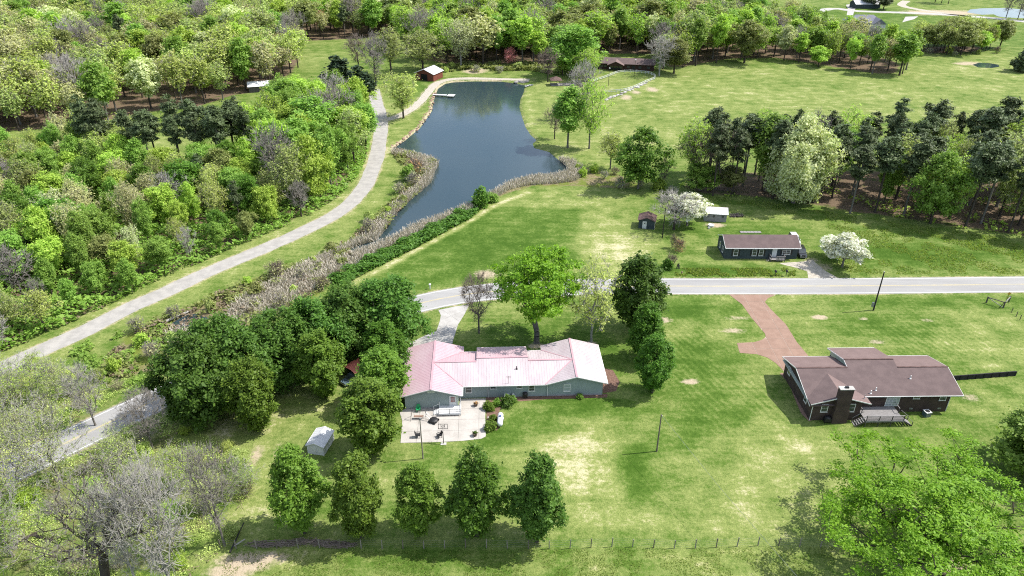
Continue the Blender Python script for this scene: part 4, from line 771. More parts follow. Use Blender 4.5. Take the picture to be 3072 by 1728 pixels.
# near
for i in range(4): make_tree('pear%d' % i, 10 + i, 10, 0.5, 3.0, 'oval', 210, 105, 0.225, 0.29, 0.22, tt=0.8, fill=0.42, flat=0.85, bf=0.2, minr=0.03, lump=0.13)
for i in range(3): make_tree('oak%d' % i, 20 + i, 11, 1.2, 5.0, 'dome', 250, 115, 0.28, 0.44, 0.3, tt=0.7, fill=0.4, flat=0.8, bf=0.25, minr=0.03, lump=0.2)
make_tree('maple0', 30, 13.5, 5.6, 6.2, 'dome', 280, 85, 0.25, 0.42, 0.42, tt=0.14, fill=0.45, flat=0.5, bf=0.45, lump=0.16)
make_tree('great0', 31, 14, 3.2, 13, 'dome', 440, 165, 0.20, 0.47, 0.6, tt=0.22, fill=0.62, flat=0.34, bf=0.45, lump=0.17)
for i in range(2): make_tree('bud%d' % i, 40 + i, 13, 3.8, 6.6, 'vase', 460, 7, 0.14, 0.4, 0.42, tt=0.3, twigs=9, twl=1.3, fill=0.5, bf=0.4, lump=0.1)
for i in range(3): make_tree('bare%d' % i, 44 + i, 11, 2.4, 4.2, 'vase', 230, 0, 0, 0, 0.2, tt=0.4, twigs=7, twl=1.2, fill=0.6, bf=0.35, twr=0.024)
make_tree('sparse0', 50, 11, 3.2, 3.6, 'dome', 170, 14, 0.26, 0.4, 0.2, tt=0.45, twigs=4, twl=0.9, fill=0.6)
make_tree('dogwood0', 52, 5.2, 2.1, 2.8, 'dome', 120, 60, 0.24, 0.3, 0.16, tt=0.25, fill=0.45, flat=0.35, bf=0.4)
# middle distance
for i in range(5): make_tree('mround%d' % i, 60 + i, 13, (2.5, 3.4, 2.0, 3.0, 4.0)[i], (4.6, 4.0, 4.4, 4.8, 3.8)[i], ('dome', 'oval', 'round', 'vase', 'oval')[i], 150, 95, 0.32, 0.5, 0.24, tt=0.6, fill=0.42, flat=0.75, lump=0.28, minr=0.035)
for i in range(4): make_tree('mopen%d' % i, 70 + i, 14, (4.2, 5.0, 3.6, 5.5)[i], (4.4, 3.8, 4.6, 4.0)[i], ('dome', 'oval', 'vase', 'round')[i], 140, 50, 0.25, 0.6, 0.24, tt=0.5, twigs=4, twl=1.4, fill=0.55, lump=0.26, twr=0.03)
for i in range(2): make_tree('mtall%d' % i, 75 + i, 18, 5.0, 3.3, 'oval', 140, 75, 0.36, 0.55, 0.24, tt=0.8, fill=0.45, flat=0.8, minr=0.035)
for i in range(3): make_tree('pine%d' % i, 80 + i, 18, 9.8, 3.1, 'pine', 54, 130, 0.30, 0.5, 0.24, tt=0.95, fill=0.5, flat=0.42, bf=0.0, elong=2.2, minr=0.03, z_lo=6.0, lump=0.3)
for i in range(2): make_tree('cedar%d' % i, 85 + i, 8, 0.4, 2.4, 'cone', 120, 34, 0.5, 0.4, 0.16, tt=0.92, fill=0.35, flat=0.7, bf=0.0, minr=0.04)
for i in range(2): make_tree('mbare%d' % i, 88 + i, 13, 3.5, 4.0, 'vase', 120, 0, 0, 0, 0.22, tt=0.5, twigs=6, twl=1.8, fill=0.6, twr=0.045)
for i in range(3): make_tree('shrub%d' % i, 92 + i, 3.0, 0.2, 1.9, 'dome', 55, 34, 0.34, 0.34, 0.08, tt=0.25, fill=0.45, lump=0.2)
for i in range(2): make_tree('twiggy%d' % i, 96 + i, 2.8, 0.3, 1.8, 'vase', 70, 4, 0.25, 0.3, 0.06, tt=0.15, twigs=7, twl=1.0, fill=0.55, twr=0.03)
# far
for i in range(5): make_tree('fround%d' % i, 110 + i, 14, (5.0, 4.2, 5.6, 4.6, 3.8)[i], (4.6, 4.0, 4.4, 4.9, 3.7)[i], ('dome', 'oval', 'round', 'vase', 'oval')[i], 100, 75, 0.48, 0.66, 0.28, tt=0.65, fill=0.45, lump=0.3, minr=0.06)
for i in range(5): make_tree('fopen%d' % i, 120 + i, 15, (5.6, 6.4, 5.0, 6.0, 7.0)[i], (4.6, 3.8, 4.8, 4.2, 3.6)[i], ('dome', 'oval', 'vase', 'round', 'dome')[i], 100, 44, 0.42, 0.75, 0.28, tt=0.55, twigs=3, twl=1.8, fill=0.55, twr=0.05, lump=0.28)
for i in range(2): make_tree('ftall%d' % i, 126 + i, 18, 6.0, 3.2, 'oval', 90, 55, 0.55, 0.7, 0.28, tt=0.8, fill=0.45, minr=0.06)
TREE_N = [0]
def tree(key, leaf, p, H, wid, label, group=None, bark='bark_dark', twig=None, rz=None, name='leafy_tree', cat_='tree', rnd=random.Random(77)):
    tm, cm, h0, r0, hasl, hast = TREE[key]; rz = rnd.uniform(0, 6.28) if rz is None else rz
    t = thing(name, label, cat_, (p[0], p[1], -0.05), rz, group); sx = wid / 2 / r0; t.scale = (sx, sx, H / h0)
    a = link('trunk', tm, t); a.material_slots[0].link = 'OBJECT'; a.material_slots[0].material = MATS[bark]
    c = link('crown', cm, t); c.material_slots[0].link = 'OBJECT'; c.material_slots[0].material = MATS[('leaf_' + leaf) if hasl else (twig or 'twig_grey')]
    if hasl and hast: c.material_slots[1].link = 'OBJECT'; c.material_slots[1].material = MATS[twig or 'twig_grey']
    TREE_N[0] += 1; return t
def vtree(key, leaf, x, y, ytop, wpx, label, group=None, **k):
    p = V(x, y); H = rise(p, ytop); return tree(key, leaf, p, H, span(p, H * 0.5, wpx), label, group, **k)
# ---- yard trees, one by one
for i, (x, y, t, w, lab) in enumerate([(765, 1340, 1132, 132, 'upright pear tree shading a white heap at its foot by the wire fence'), (910, 1352, 1150, 122, 'paler upright pear tree near the wire fence, second from the white heap'), (1057, 1346, 1176, 108, 'smallest and thinnest pear tree in the row along the wire fence'),
        (1200, 1346, 1140, 136, 'broad pear tree in the fence row beside the thinnest one'), (1350, 1362, 1150, 126, 'darkest pear tree, end of the fence row beside the open lawn')]):
    vtree('pear%d' % (i % 4), ['pear_pale', 'pear_pale', 'pear_pale', 'pear', 'oak'][i], x, y, t, w, lab, rz=i * 1.3, name='pear_tree')
for i, (x, y, t, w, l, lab) in enumerate([(940, 1140, 958, 142, 'pear_pale', 'tall full pear tree at the patio corner beside the utility pole'), (968, 1022, 880, 116, 'pear_pale', 'pear tree beside the grey house wall next to the red canopy'), (972, 935, 812, 106, 'pear', 'pear tree between the red canopy and the concrete driveway'),
        (820, 1000, 832, 108, 'pear_pale', 'pear tree standing alone left of the red canopy'), (652, 1082, 905, 112, 'pear_pale', 'pear tree in front of the dark oak clump casting shade on dry lawn'),
        (1598, 830, 648, 128, 'oak', 'tall dark pear tree nearest the road beside the front lawn'), (1622, 905, 770, 84, 'pear', 'pear tree in the middle of the side-lawn row'), (1640, 986, 845, 88, 'pear', 'pear tree ending the side-lawn row next to the house gable')]):
    vtree('pear%d' % ((i + 1) % 4), l, x, y, t, w, lab, rz=i * 0.9, name='pear_tree')
for i, (x, y, t, w, lab) in enumerate([(985, 872, 706, 175, 'dense dark oak of the clump nearest the concrete driveway'), (885, 892, 722, 160, 'dense dark oak second from the driveway, behind the red canopy'), (800, 925, 757, 160, 'dense dark oak behind the lone pear tree'), (715, 962, 785, 165, 'dense dark oak in the middle of the clump over the road bend'),
        (625, 1005, 822, 180, 'broad dark oak right behind the front pear tree of the clump'), (520, 1052, 850, 190, 'broad dark oak ending the clump where the road reappears'), (575, 985, 800, 150, 'dark oak on the creek side at the outer end of the clump')]):
    vtree('oak%d' % (i % 3), 'oak', x, y, t, w, lab, rz=i * 1.1, name='oak_tree')
vtree('maple0', 'maple', 1350, 862, 628, 208, 'bright green maple with forked grey limbs on the front lawn', bark='bark_grey', rz=0.4, name='maple_tree')
vtree('bare0', 'redtip', 1205, 838, 690, 96, 'leafless grey tree with reddish twig tips by the driveway mouth', bark='bark_grey', twig='twig_brown', name='bare_tree')
vtree('sparse0', 'bud', 1487, 860, 655, 120, 'thin pale-barked tree with sparse lime leaves beside the bright maple', bark='bark_pale', twig='twig_pale', name='young_tree')
tree('great0', 'maple', V(2335, 1420), 13.8, 33, 'huge spreading bright green maple shading the wire fence', bark='bark_dark', rz=2.0, name='maple_tree')
tree('oak1', 'bright', V(2610, 1195), 12.5, 13, 'green tree at the lawn edge beside the brick house retaining wall', rz=1.0, name='oak_tree')
vtree('dogwood0', 'white', 2118, 672, 590, 98, 'larger white flowering dogwood next to the gravel drive', bark='bark_grey', name='dogwood_tree'); vtree('dogwood0', 'white', 2088, 648, 594, 66, 'smaller white flowering dogwood half behind the larger one', bark='bark_grey', rz=2.5, name='dogwood_tree')
p_ = V(1695, 578); tree('bare1', 'white', p_, rise(p_, 488), span(p_, 4, 120), 'spreading leafless tree between the two sheds, flowering on one side', bark='bark_dark', twig='twig_pale', name='cherry_tree')
p_ = V(1728, 568); tree('dogwood0', 'white', p_, rise(p_, 488), span(p_, 4, 92), 'white blossom tree against the grey block shed', bark='bark_grey', rz=1.0, name='cherry_tree')
# ---- trees round the pond
vtree('mround0', 'vivid', 1605, 475, 326, 110, 'round vivid green clump tree at the pond field edge', bark='bark_grey', name='clump_tree')
vtree('mtall0', 'bright', 1428, 372, 222, 70, 'slim bright green tree on the pond bank meadow', bark='bark_grey'); vtree('mopen0', 'lime', 1482, 374, 200, 76, 'slim sparse lime tree beside the slim bright one on the meadow', bark='bark_grey', twig='twig_grey')
vtree('mbare0', 'tan', 1395, 350, 268, 48, 'small leafless tree near the reedy pond point', bark='bark_dark', twig='twig_brown', name='bare_tree'); vtree('mbare1', 'tan', 1464, 300, 165, 72, 'gaunt leafless tree with twisted limbs by the pavilion', bark='bark_grey', twig='twig_pale', name='bare_tree')
vtree('mopen1', 'bud', 1535, 425, 335, 62, 'twiggy budding tree next to the vivid round clump tree', bark='bark_grey', twig='twig_pale'); vtree('mbare0', 'tan', 1668, 470, 400, 40, 'small bare tree between the clump tree and pine grove', bark='bark_dark', twig='twig_brown', name='bare_tree')
vtree('mopen2', 'bud', 1015, 297, 190, 96, 'budding open-crowned tree standing where lane and pond track meet', bark='bark_dark', twig='twig_grey'); vtree('mbare1', 'tan', 946, 216, 92, 66, 'tall grey leafless tree near the lane end', bark='bark_dark', name='bare_tree'); vtree('mopen1', 'olive', 985, 194, 74, 72, 'tall thin olive tree on the slope behind the lane end', twig='twig_grey')
vtree('mbare0', 'tan', 903, 180, 92, 58, 'grey twiggy tree behind the dark cedars', name='bare_tree', twig='twig_brown'); vtree('mopen0', 'olive', 1064, 176, 76, 98, 'round olive budding tree behind the red barn', twig='twig_grey'); vtree('mopen2', 'cream', 1160, 170, 52, 78, 'pale budding tree with a white trunk behind the pond track', bark='bark_pale')
vtree('mopen0', 'pink', 1283, 168, 120, 30, 'small pink redbud in front of the back woods', name='redbud_tree'); vtree('mbare1', 'tan', 1378, 206, 128, 54, 'dark bare tree at the far pond corner', name='bare_tree', twig='twig_brown'); vtree('mround2', 'bright', 1437, 190, 62, 118, 'broad bright green tree above the pavilion'); vtree('mopen2', 'lime', 1480, 205, 125, 70, 'lime green tree leaning over the pavilion', bark='bark_grey'); vtree('mopen1', 'lime', 1415, 190, 145, 42, 'small lime tree near the pavilion deck')
vtree('mbare0', 'tan', 1658, 190, 95, 70, 'silver leafless tree at the lodge end', bark='bark_pale', twig='twig_pale', name='bare_tree'); vtree('mround1', 'dusk', 1695, 185, 100, 70, 'dark leafy tree next to the silver bare tree'); vtree('mround3', 'dusk', 1872, 158, 55, 92, 'dark gold-green oak leaning over the pasture edge')
vtree('mround1', 'lime', 2058, 168, 118, 50, 'small lime tree in front of the back woods'); vtree('ftall0', 'bright', 2262, 190, 82, 48, 'columnar bright green tree at the tip of the back woods')
for x, y, t, w in ((868, 232, 150, 66), (905, 240, 165, 60), (925, 232, 180, 40), (850, 205, 140, 60)): vtree('cedar%d' % (x % 2), 'cedar', x, y, t, w, 'dark cedar in the clump beside the lane end', 'cedars in the clump beside the lane end', name='cedar_tree')
vtree('shrub0', 'vivid', 1208, 520, 474, 42, 'round bright green bush at the pond outlet bank', name='bush', cat_='bush')
vtree('shrub1', 'bright', 1240, 508, 486, 26, 'small bush beside the round bright one on the bank', name='bush', cat_='bush'); vtree('shrub2', 'bright', 1028, 455, 415, 30, 'green bush on the reedy point', name='bush', cat_='bush'); vtree('twiggy0', 'rust', 1045, 440, 405, 40, 'brown twiggy bush on the reedy point', name='bush', cat_='bush', twig='twig_brown')
vtree('cedar0', 'pine', 2572, 180, 105, 50, 'lone dark pine beside the small far pond', name='pine_tree'); vtree('fround0', 'pine', 2183, 20, -14, 34, 'round dark tree beside the far bungalow drive', 'round dark trees by the far bungalow'); vtree('fround1', 'pine', 2222, 24, -12, 36, 'round dark tree beside the far bungalow drive', 'round dark trees by the far bungalow')
for x, y, t in ((2258 + 110, 8, -60), (2385, 10, -70), (2352, 6, -60), (2530, 46, -20), (2560, 48, -30), (2575, 50, 10)): vtree('mbare%d' % (x % 2), 'tan', x, y, t, 34, 'tall bare trunked tree by the far pond', 'bare trees round the far pond', name='bare_tree')
# ---- south-west thicket in the foreground
make_tree('elder0', 39, 17, 7.2, 8.6, 'vase', 430, 9, 0.13, 0.45, 0.55, tt=0.44, twigs=8, twl=1.3, fill=0.55, bf=0.4, lump=0.12, z_lo=5.5, lean=0.62)
tree('elder0', 'olive', V(268, 1472), 17, 17.6, 'large dark-trunked budding tree in the foreground thicket', bark='bark_dark', twig='twig_grey', rz=0.0)
vtree('bare2', 'tan', 440, 1500, 1170, 190, 'pale leafless tree leaning beside the large budding tree', bark='bark_pale', twig='twig_pale', name='bare_tree', rz=1.0); vtree('bare0', 'tan', 352, 1490, 1230, 130, 'slender pale leafless tree between the budding tree and pale one', bark='bark_pale', twig='twig_pale', name='bare_tree', rz=4)
vtree('bare1', 'tan', 565, 1372, 1130, 130, 'crooked two-stemmed bare tree at the thicket edge', bark='bark_grey', twig='twig_grey', name='bare_tree', rz=2); vtree('bare2', 'tan', 240, 1070, 925, 100, 'bare pale tree over the road edge', bark='bark_grey', twig='twig_pale', name='bare_tree'); vtree('bare0', 'tan', 385, 1130, 985, 110, 'bare grey tree crossing the road edge lines', bark='bark_grey', twig='twig_grey', name='bare_tree')
for i in range(2): make_tree('nshrub%d' % i, 57 + i, 2.6, 0.2, 1.7, 'dome', 60, 80, 0.13, 0.3, 0.06, tt=0.25, fill=0.5, lump=0.25)
make_tree('ntwig0', 59, 2.6, 0.3, 1.7, 'vase', 80, 10, 0.11, 0.3, 0.05, tt=0.15, twigs=7, twl=0.9, fill=0.55, twr=0.014)
for i in range(2): make_tree('thin%d' % i, 55 + i, 8, 1.6, 3.6, ('vase', 'dome')[i], 200, 20, 0.10, 0.36, 0.12, tt=0.4, twigs=6, twl=0.9, fill=0.6, twr=0.016)
for i, (x, y, t, w, l) in enumerate([(60, 1160, 1015, 150, 'olive'), (150, 1210, 1030, 170, 'olive'), (40, 1270, 1110, 170, 'bud'), (-20, 1040, 900, 160, 'lime'), (90, 1010, 900, 120, 'lime'), (150, 1000, 905, 90, 'bud'), (30, 1400, 1250, 190, 'bright'), (310, 1180, 1075, 110, 'bud'), (470, 1230, 1130, 110, 'lime'), (610, 1240, 1160, 100, 'bright'), (520, 1290, 1190, 100, 'bud'), (400, 1250, 1150, 110, 'olive')]):
    vtree('thin%d' % (i % 2), l, x, y, t, w, 'young %s tree in the foreground thicket' % {'bud': 'yellow-green budding', 'olive': 'olive budding', 'lime': 'lime green', 'bright': 'bright green'}[l], 'young %s trees in the foreground thicket' % l, bark='bark_grey', twig='twig_pale')
# ---- woods: scattered singles
def clear(px, py, a=4.6, b=3.2): return (sdist(px, py, ROAD_L[::3], False) > a) & (sdist(px, py, LANE_L[::3], False) > b)
def scatter(ps, mind, rnd, nmax=9999, tries=9):
    xs = [p[0] for p in ps]; ys = [p[1] for p in ps]; x0, x1, y0, y1 = min(xs), max(xs), min(ys), max(ys); cell = {}; out = []
    n = int((x1 - x0) * (y1 - y0) / (mind * mind) * tries); rx = np.array([rnd.random() for _ in range(n)]) * (x1 - x0) + x0; ry = np.array([rnd.random() for _ in range(n)]) * (y1 - y0) + y0
    ok = inpoly(rx, ry, ps) & clear(rx, ry, 5.2, 4.0) & (np.abs(rx) < 0.72 * (ry * 0.873 + 38) + 30)
    for x, y in zip(rx[ok], ry[ok]):
        c = (int(x // mind), int(y // mind))
        if any((x - q[0]) ** 2 + (y - q[1]) ** 2 < mind * mind for i in (-1, 0, 1) for j in (-1, 0, 1) for q in cell.get((c[0] + i, c[1] + j), [])): continue
        cell.setdefault(c, []).append((x, y)); out.append((x, y))
        if len(out) >= nmax: break
    return out
WORD = dict(bright='bright green leafy', lime='lime green', olive='olive budding', tan='tan budding', cream='pale cream blossoming', pine='dark green pine', vivid='vivid green', dusk='dark leafy', bud='yellow-green budding', rust='rusty red budding', cedar='dark cedar', bare='leafless grey', oak='deep green leafy')
KEYS = dict(near=dict(r=['mround0', 'mround1', 'mround2', 'mround3', 'mround4'], o=['mopen0', 'mopen1', 'mopen2', 'mopen3'], t=['mtall0', 'mtall1'], b=['mbare0', 'mbare1'], p=['pine0', 'pine1', 'pine2'], c=['cedar0', 'cedar1']),
            far=dict(r=['fround0', 'fround1', 'fround2', 'fround3', 'fround4'], o=['fopen0', 'fopen1', 'fopen2', 'fopen3', 'fopen4'], t=['ftall0', 'ftall1'], b=['mbare0', 'mbare1'], p=['pine0', 'pine1', 'pine2'], c=['cedar0', 'cedar1']))
WOODS = []
def wood(ps, mind, mixl, hr, where, grp, lod, seed, wr=(0.72, 1.2), hfun=None):
    rnd = random.Random(seed); tot = sum(m[2] for m in mixl)
    for x, y in scatter(ps, mind, rnd):
        q = rnd.random() * tot
        for form, leaf, wgt in mixl:
            q -= wgt
            if q <= 0: break
        H = rnd.uniform(*hr) * (hfun(x, y) if hfun else 1)
        if form == 'p': H *= 1.15
        if form == 'c': H *= 0.6
        wid = {'r': 0.60, 'o': 0.56, 't': 0.36, 'b': 0.58, 'p': 0.31, 'c': 0.55}[form] * H * rnd.uniform(*wr); wl_ = 'bare' if form == 'b' else leaf
        nm = {'p': 'pine_tree', 'c': 'cedar_tree', 'b': 'bare_tree'}.get(form) or ('budding_tree' if leaf in ('olive', 'tan', 'bud', 'rust') else 'leafy_tree')
        WOODS.append(dict(key=rnd.choice(KEYS[lod][form]), leaf=leaf, p=(x, y), H=H, wid=wid, label='%s tree in %s' % (WORD[wl_], where), group='%s trees in %s' % (wl_, grp), bark=rnd.choice(['bark_dark', 'bark_dark', 'bark_grey']),
                          twig='twig_pale' if rnd.random() < .3 else 'twig_grey', name=nm, rz=rnd.uniform(0, 6.28)))
def hn(x, y):   # young growth beside the lane, taller behind
    d = float(sdist(np.array([x]), np.array([y]), LANE_L, False)[0]); return min(1.0, 0.52 + d / 55.0)
wood(WOOD_NE, 6.6, [('r', 'lime', 6), ('r', 'bright', 4), ('o', 'lime', 2), ('b', 'tan', 1), ('o', 'olive', 1), ('t', 'bright', 1), ('p', 'pine', .5)], (16, 21), 'the tall bright wood at the lane bend', 'tall bright wood', 'near', 306, hfun=lambda x, y: max(.6, min(1.0, .5 + hn(x, y) * .62)))
wood(WOOD_PN, 5.6, [('p', 'pine', 8), ('b', 'tan', .8), ('o', 'bud', 1)], (17, 20), 'the pine stand below the clearing', 'pine stand', 'near', 307)
wood(WOOD_LO, 5.4, [('r', 'bright', 4), ('r', 'vivid', 3), ('r', 'lime', 4), ('o', 'bud', 4), ('o', 'olive', 2), ('t', 'bright', 2), ('p', 'pine', .8), ('b', 'tan', 1.2), ('c', 'cedar', .5), ('o', 'tan', 1.4), ('r', 'dusk', 1.6), ('o', 'cream', .5)], (10, 15), 'the mixed wood beside the side road', 'mixed wood by side road', 'near', 301, hfun=hn)
wood(WOOD_WEST, 8.0, [('o', 'olive', 7), ('o', 'tan', 3), ('o', 'bud', 6), ('r', 'bright', 1.6), ('r', 'lime', 2.6), ('b', 'tan', 2.5), ('r', 'cream', 0.9), ('r', 'dusk', .5), ('o', 'rust', .2), ('p', 'pine', .4)], (13, 22), 'the great western wood', 'western wood', 'far', 302)
wood(WOOD_BACK, 7.4, [('r', 'bright', 3), ('t', 'bright', 5), ('t', 'lime', 3), ('t', 'olive', 2), ('o', 'lime', 4), ('o', 'olive', 3), ('o', 'tan', 2), ('r', 'lime', 2), ('b', 'tan', 1.5), ('r', 'cream', 0.8), ('r', 'dusk', 2)], (15, 24), 'the tall back wood beyond the pond', 'back wood', 'far', 303, hfun=lambda x, y: 1.0 if x < 120 else 0.78)
wood(WOOD_BACK2, 5.2, [('o', 'bud', 3), ('r', 'dusk', 3), ('o', 'olive', 2), ('r', 'lime', 1)], (11, 16), 'the copse beyond the pasture', 'copse', 'far', 304)
wood(WOOD_PINE, 5.8, [('p', 'pine', 8), ('o', 'lime', 1.6), ('o', 'olive', 1.4), ('b', 'tan', 1), ('r', 'cream', .35), ('r', 'bright', .7)], (15, 20), 'the pine grove behind the bungalow', 'pine grove', 'near', 305)
for x, y, t, w, k, l, lab in [(1925, 480, 292, 92, 'mtall0', 'bright', 'tall rounded bright green tree leading the pine grove'), (1995, 510, 300, 150, 'oak2', 'cream', 'broad pale cream blossoming tree at the front of the pine grove'), (1898, 440, 283, 66, 'mopen1', 'lime', 'slim pale lime tree behind the grove front'), (1750, 470, 335, 80, 'mbare0', 'tan', 'leafless multi-stemmed tree at the grove corner'), (1800, 478, 330, 80, 'mbare1', 'tan', 'leafless tree with brown twigs beside the grove corner'), (1760, 480, 410, 80, 'mround2', 'bright', 'low bright green tree at the grove corner'), (1830, 480, 420, 80, 'mround3', 'dusk', 'low dark leafy tree in the grove edge')]:
    vtree(k, l, x, y, t, w, lab, bark='bark_grey', twig='twig_brown')
# the 290 of each kind that show largest stand as single trees; the rest of the far wood is one mass
WOODS.sort(key=lambda w: -w['H'] / (w['p'][1] * 0.873 + 38)); seen = {}; REST = []
for w in WOODS:
    seen[w['name']] = seen.get(w['name'], 0) + 1
    if seen[w['name']] <= 290: tree(**w)
    else: REST.append(w)
if REST:
    protos = {}; pc = bpy.data.collections.new('wood_kinds')
    for w in REST:
        k = (w['key'], w['leaf'])
        if k not in protos:
            tm, cm, h0, r0, hasl, hast = TREE[w['key']]; me = bpy.data.meshes.new('wood_kind'); bm = bmesh.new(); bm.from_mesh(tm)
            for f in bm.faces: f.material_index = 0
            n0 = len(bm.faces); bm.from_mesh(cm); bm.faces.ensure_lookup_table()
            for f in bm.faces[n0:]: f.material_index += 1
            bm.to_mesh(me); bm.free(); me.materials.append(MATS['bark_dark'])
            for mm in ([MATS['leaf_' + w['leaf']]] if hasl else []) + ([MATS['twig_grey']] if hast or not hasl else []): me.materials.append(mm)
            protos[k] = bpy.data.objects.new('k%03d' % len(protos), me); pc.objects.link(protos[k])
    kid = {k: i for i, k in enumerate(protos)}
    wm = bpy.data.meshes.new('far_wood'); wm.vertices.add(len(REST)); wm.vertices.foreach_set('co', np.array([(w['p'][0], w['p'][1], -0.05) for w in REST], np.float32).ravel())
    def attr(n, typ, vals, f='value'):
        a = wm.attributes.new(n, typ, 'POINT'); a.data.foreach_set(f, vals)
    attr('kid', 'INT', np.array([kid[(w['key'], w['leaf'])] for w in REST], np.int32)); attr('turn', 'FLOAT_VECTOR', np.array([(0, 0, w['rz']) for w in REST], np.float32).ravel(), 'vector')
    attr('size', 'FLOAT_VECTOR', np.array([(w['wid'] / 2 / TREE[w['key']][3], w['wid'] / 2 / TREE[w['key']][3], w['H'] / TREE[w['key']][2]) for w in REST], np.float32).ravel(), 'vector')
    ng = bpy.data.node_groups.new('stand_of_trees', 'GeometryNodeTree'); ng.interface.new_socket('Geometry', in_out='INPUT', socket_type='NodeSocketGeometry'); ng.interface.new_socket('Geometry', in_out='OUTPUT', socket_type='NodeSocketGeometry')
    gi = ng.nodes.new('NodeGroupInput'); go = ng.nodes.new('NodeGroupOutput'); ip = ng.nodes.new('GeometryNodeInstanceOnPoints'); ci = ng.nodes.new('GeometryNodeCollectionInfo')
    ci.inputs['Collection'].default_value = pc; ci.inputs['Separate Children'].default_value = True; ci.inputs['Reset Children'].default_value = True; ip.inputs['Pick Instance'].default_value = True
    def na(n, typ):
        q = ng.nodes.new('GeometryNodeInputNamedAttribute'); q.data_type = typ; q.inputs[0].default_value = n; return q.outputs[0]
    er = ng.nodes.new('FunctionNodeEulerToRotation'); ng.links.new(na('turn', 'FLOAT_VECTOR'), er.inputs[0])
    ng.links.new(gi.outputs[0], ip.inputs['Points']); ng.links.new(ci.outputs[0], ip.inputs['Instance']); ng.links.new(na('kid', 'INT'), ip.inputs['Instance Index']); ng.links.new(er.outputs[0], ip.inputs['Rotation']); ng.links.new(na('size', 'FLOAT_VECTOR'), ip.inputs['Scale']); ng.links.new(ip.outputs[0], go.inputs[0])
    wo = link('far_wood', wm, None, 'stuff'); tag(wo, 'far mass of spring woodland reaching to the skyline', 'woodland'); md = wo.modifiers.new('stand', 'NODES'); md.node_group = ng
print('trees', TREE_N[0], seen, 'rest', len(REST))
# ================================================================ small things
plain('pole_wood', (0.13, 0.11, 0.095), (0.19, 0.165, 0.145), 2.0, 0.9, 0.1, 0.3, 10)
plain('pole_pale', (0.30, 0.275, 0.24), (0.22, 0.20, 0.17), 2.0, 0.9, 0.1, 0.3, 10)
plain('green_plastic', (0.03, 0.36, 0.13), (0.025, 0.30, 0.10), 2.0, 0.4, 0.4)
plain('tank_white', (0.82, 0.83, 0.85), (0.74, 0.75, 0.77), 1.0, 0.35, 0.4)
plain('blue_lid', (0.05, 0.10, 0.30), None, 2.0, 0.4)
plain('canopy_red', (0.80, 0.26, 0.20), (0.70, 0.20, 0.16), 0.8, 0.55, 0.35)
plain('car_black', (0.018, 0.018, 0.02), (0.022, 0.022, 0.025), 1.0, 0.2, 0.6)
plain('car_white', (0.74, 0.75, 0.76), (0.70, 0.71, 0.72), 1.0, 0.25, 0.5)
plain('car_blue', (0.10, 0.15, 0.18), (0.12, 0.17, 0.20), 1.0, 0.25, 0.6)
plain('tyre', (0.02, 0.02, 0.02), (0.03, 0.03, 0.03), 3.0, 0.8)
plain('sign_yellow', (0.50, 0.34, 0.04), (0.42, 0.28, 0.04), 3.0, 0.6)
plain('stone_white', (0.62, 0.60, 0.56), (0.45, 0.43, 0.40), 2.0, 0.9, 0.1, 0.4, 6)
plain('stone_grey', (0.38, 0.36, 0.33), (0.26, 0.245, 0.225), 1.2, 0.9, 0.1, 0.5, 5)
plain('stone_red', (0.36, 0.24, 0.18), (0.27, 0.18, 0.135), 1.2, 0.9, 0.1, 0.5, 5)
plain('clay_pot', (0.15, 0.11, 0.085), (0.10, 0.075, 0.06), 3.0, 0.8)
def pole(name, label, p, H, mat, r=0.14, lean=(0, 0), group=None, cat_='pole'):
    t = thing(name, label, cat_, (p[0], p[1], 0), 0, group)
    MB().tube([(0, 0, -0.1), (lean[0] * 0.5, lean[1] * 0.5, H * 0.5), (lean[0], lean[1], H)], [r, r * 0.85, r * 0.7], 8).build('shaft', mat, t); return t
p1 = pole('utility_pole', 'pale wooden utility pole standing off the patio edge', G(1269, 1376), 8.0, 'pole_pale', 0.11)
MB().box(-0.12, 0.12, -0.10, 0.16, 7.7, 8.0).build('lamp_head', 'metal_grey', p1); bar(p1, 'lamp_arm', (0, 0, 7.6), (0.35, 0.1, 7.9), 0.05, 0.05, 'metal_grey')
p2 = pole('utility_pole', 'lone wooden utility pole on the open back lawn', G(1970, 1354), 7.4, 'pole_wood', 0.13); bar(p2, 'insulator', (0, 0, 7.1), (0.22, 0, 7.15), 0.07, 0.07, 'white_paint')
p3 = pole('utility_pole', 'tall black utility pole with meter box beside the main road', G(2620, 931), 9.1, 'black_timber', 0.17); MB().box(-0.62, -0.2, -0.1, 0.2, 0.9, 1.9).build('meter_box', 'metal_grey', p3); bar(p3, 'conduit', (-0.2, 0, 1.5), (-0.14, 0, 1.5), 0.06, 0.06, 'metal_grey'); MB().box(-.1, .1, -.1, .1, 9.1, 9.2).build('cap', 'stone_white', p3)
pp4 = Vector((38.14, 165.73, 0)); h4 = rise(pp4, (560 + 222 * 740 / 2576) / KV); p4 = pole('utility_pole', 'dark utility pole with white lamp between the small shed and bungalow', pp4, h4, 'black_timber', 0.13)
bar(p4, 'lamp_arm', (0, 0, h4 - 1.2), (0.75, -0.1, h4 - 0.9), 0.05, 0.05, 'metal_grey'); MB().lathe([(0.02, 0.3), (0.2, 0.22), (0.26, 0), (0.02, -0.02)], (0.85, -0.1, h4 - 1.15), 10).build('lamp_head', 'white_paint', p4)
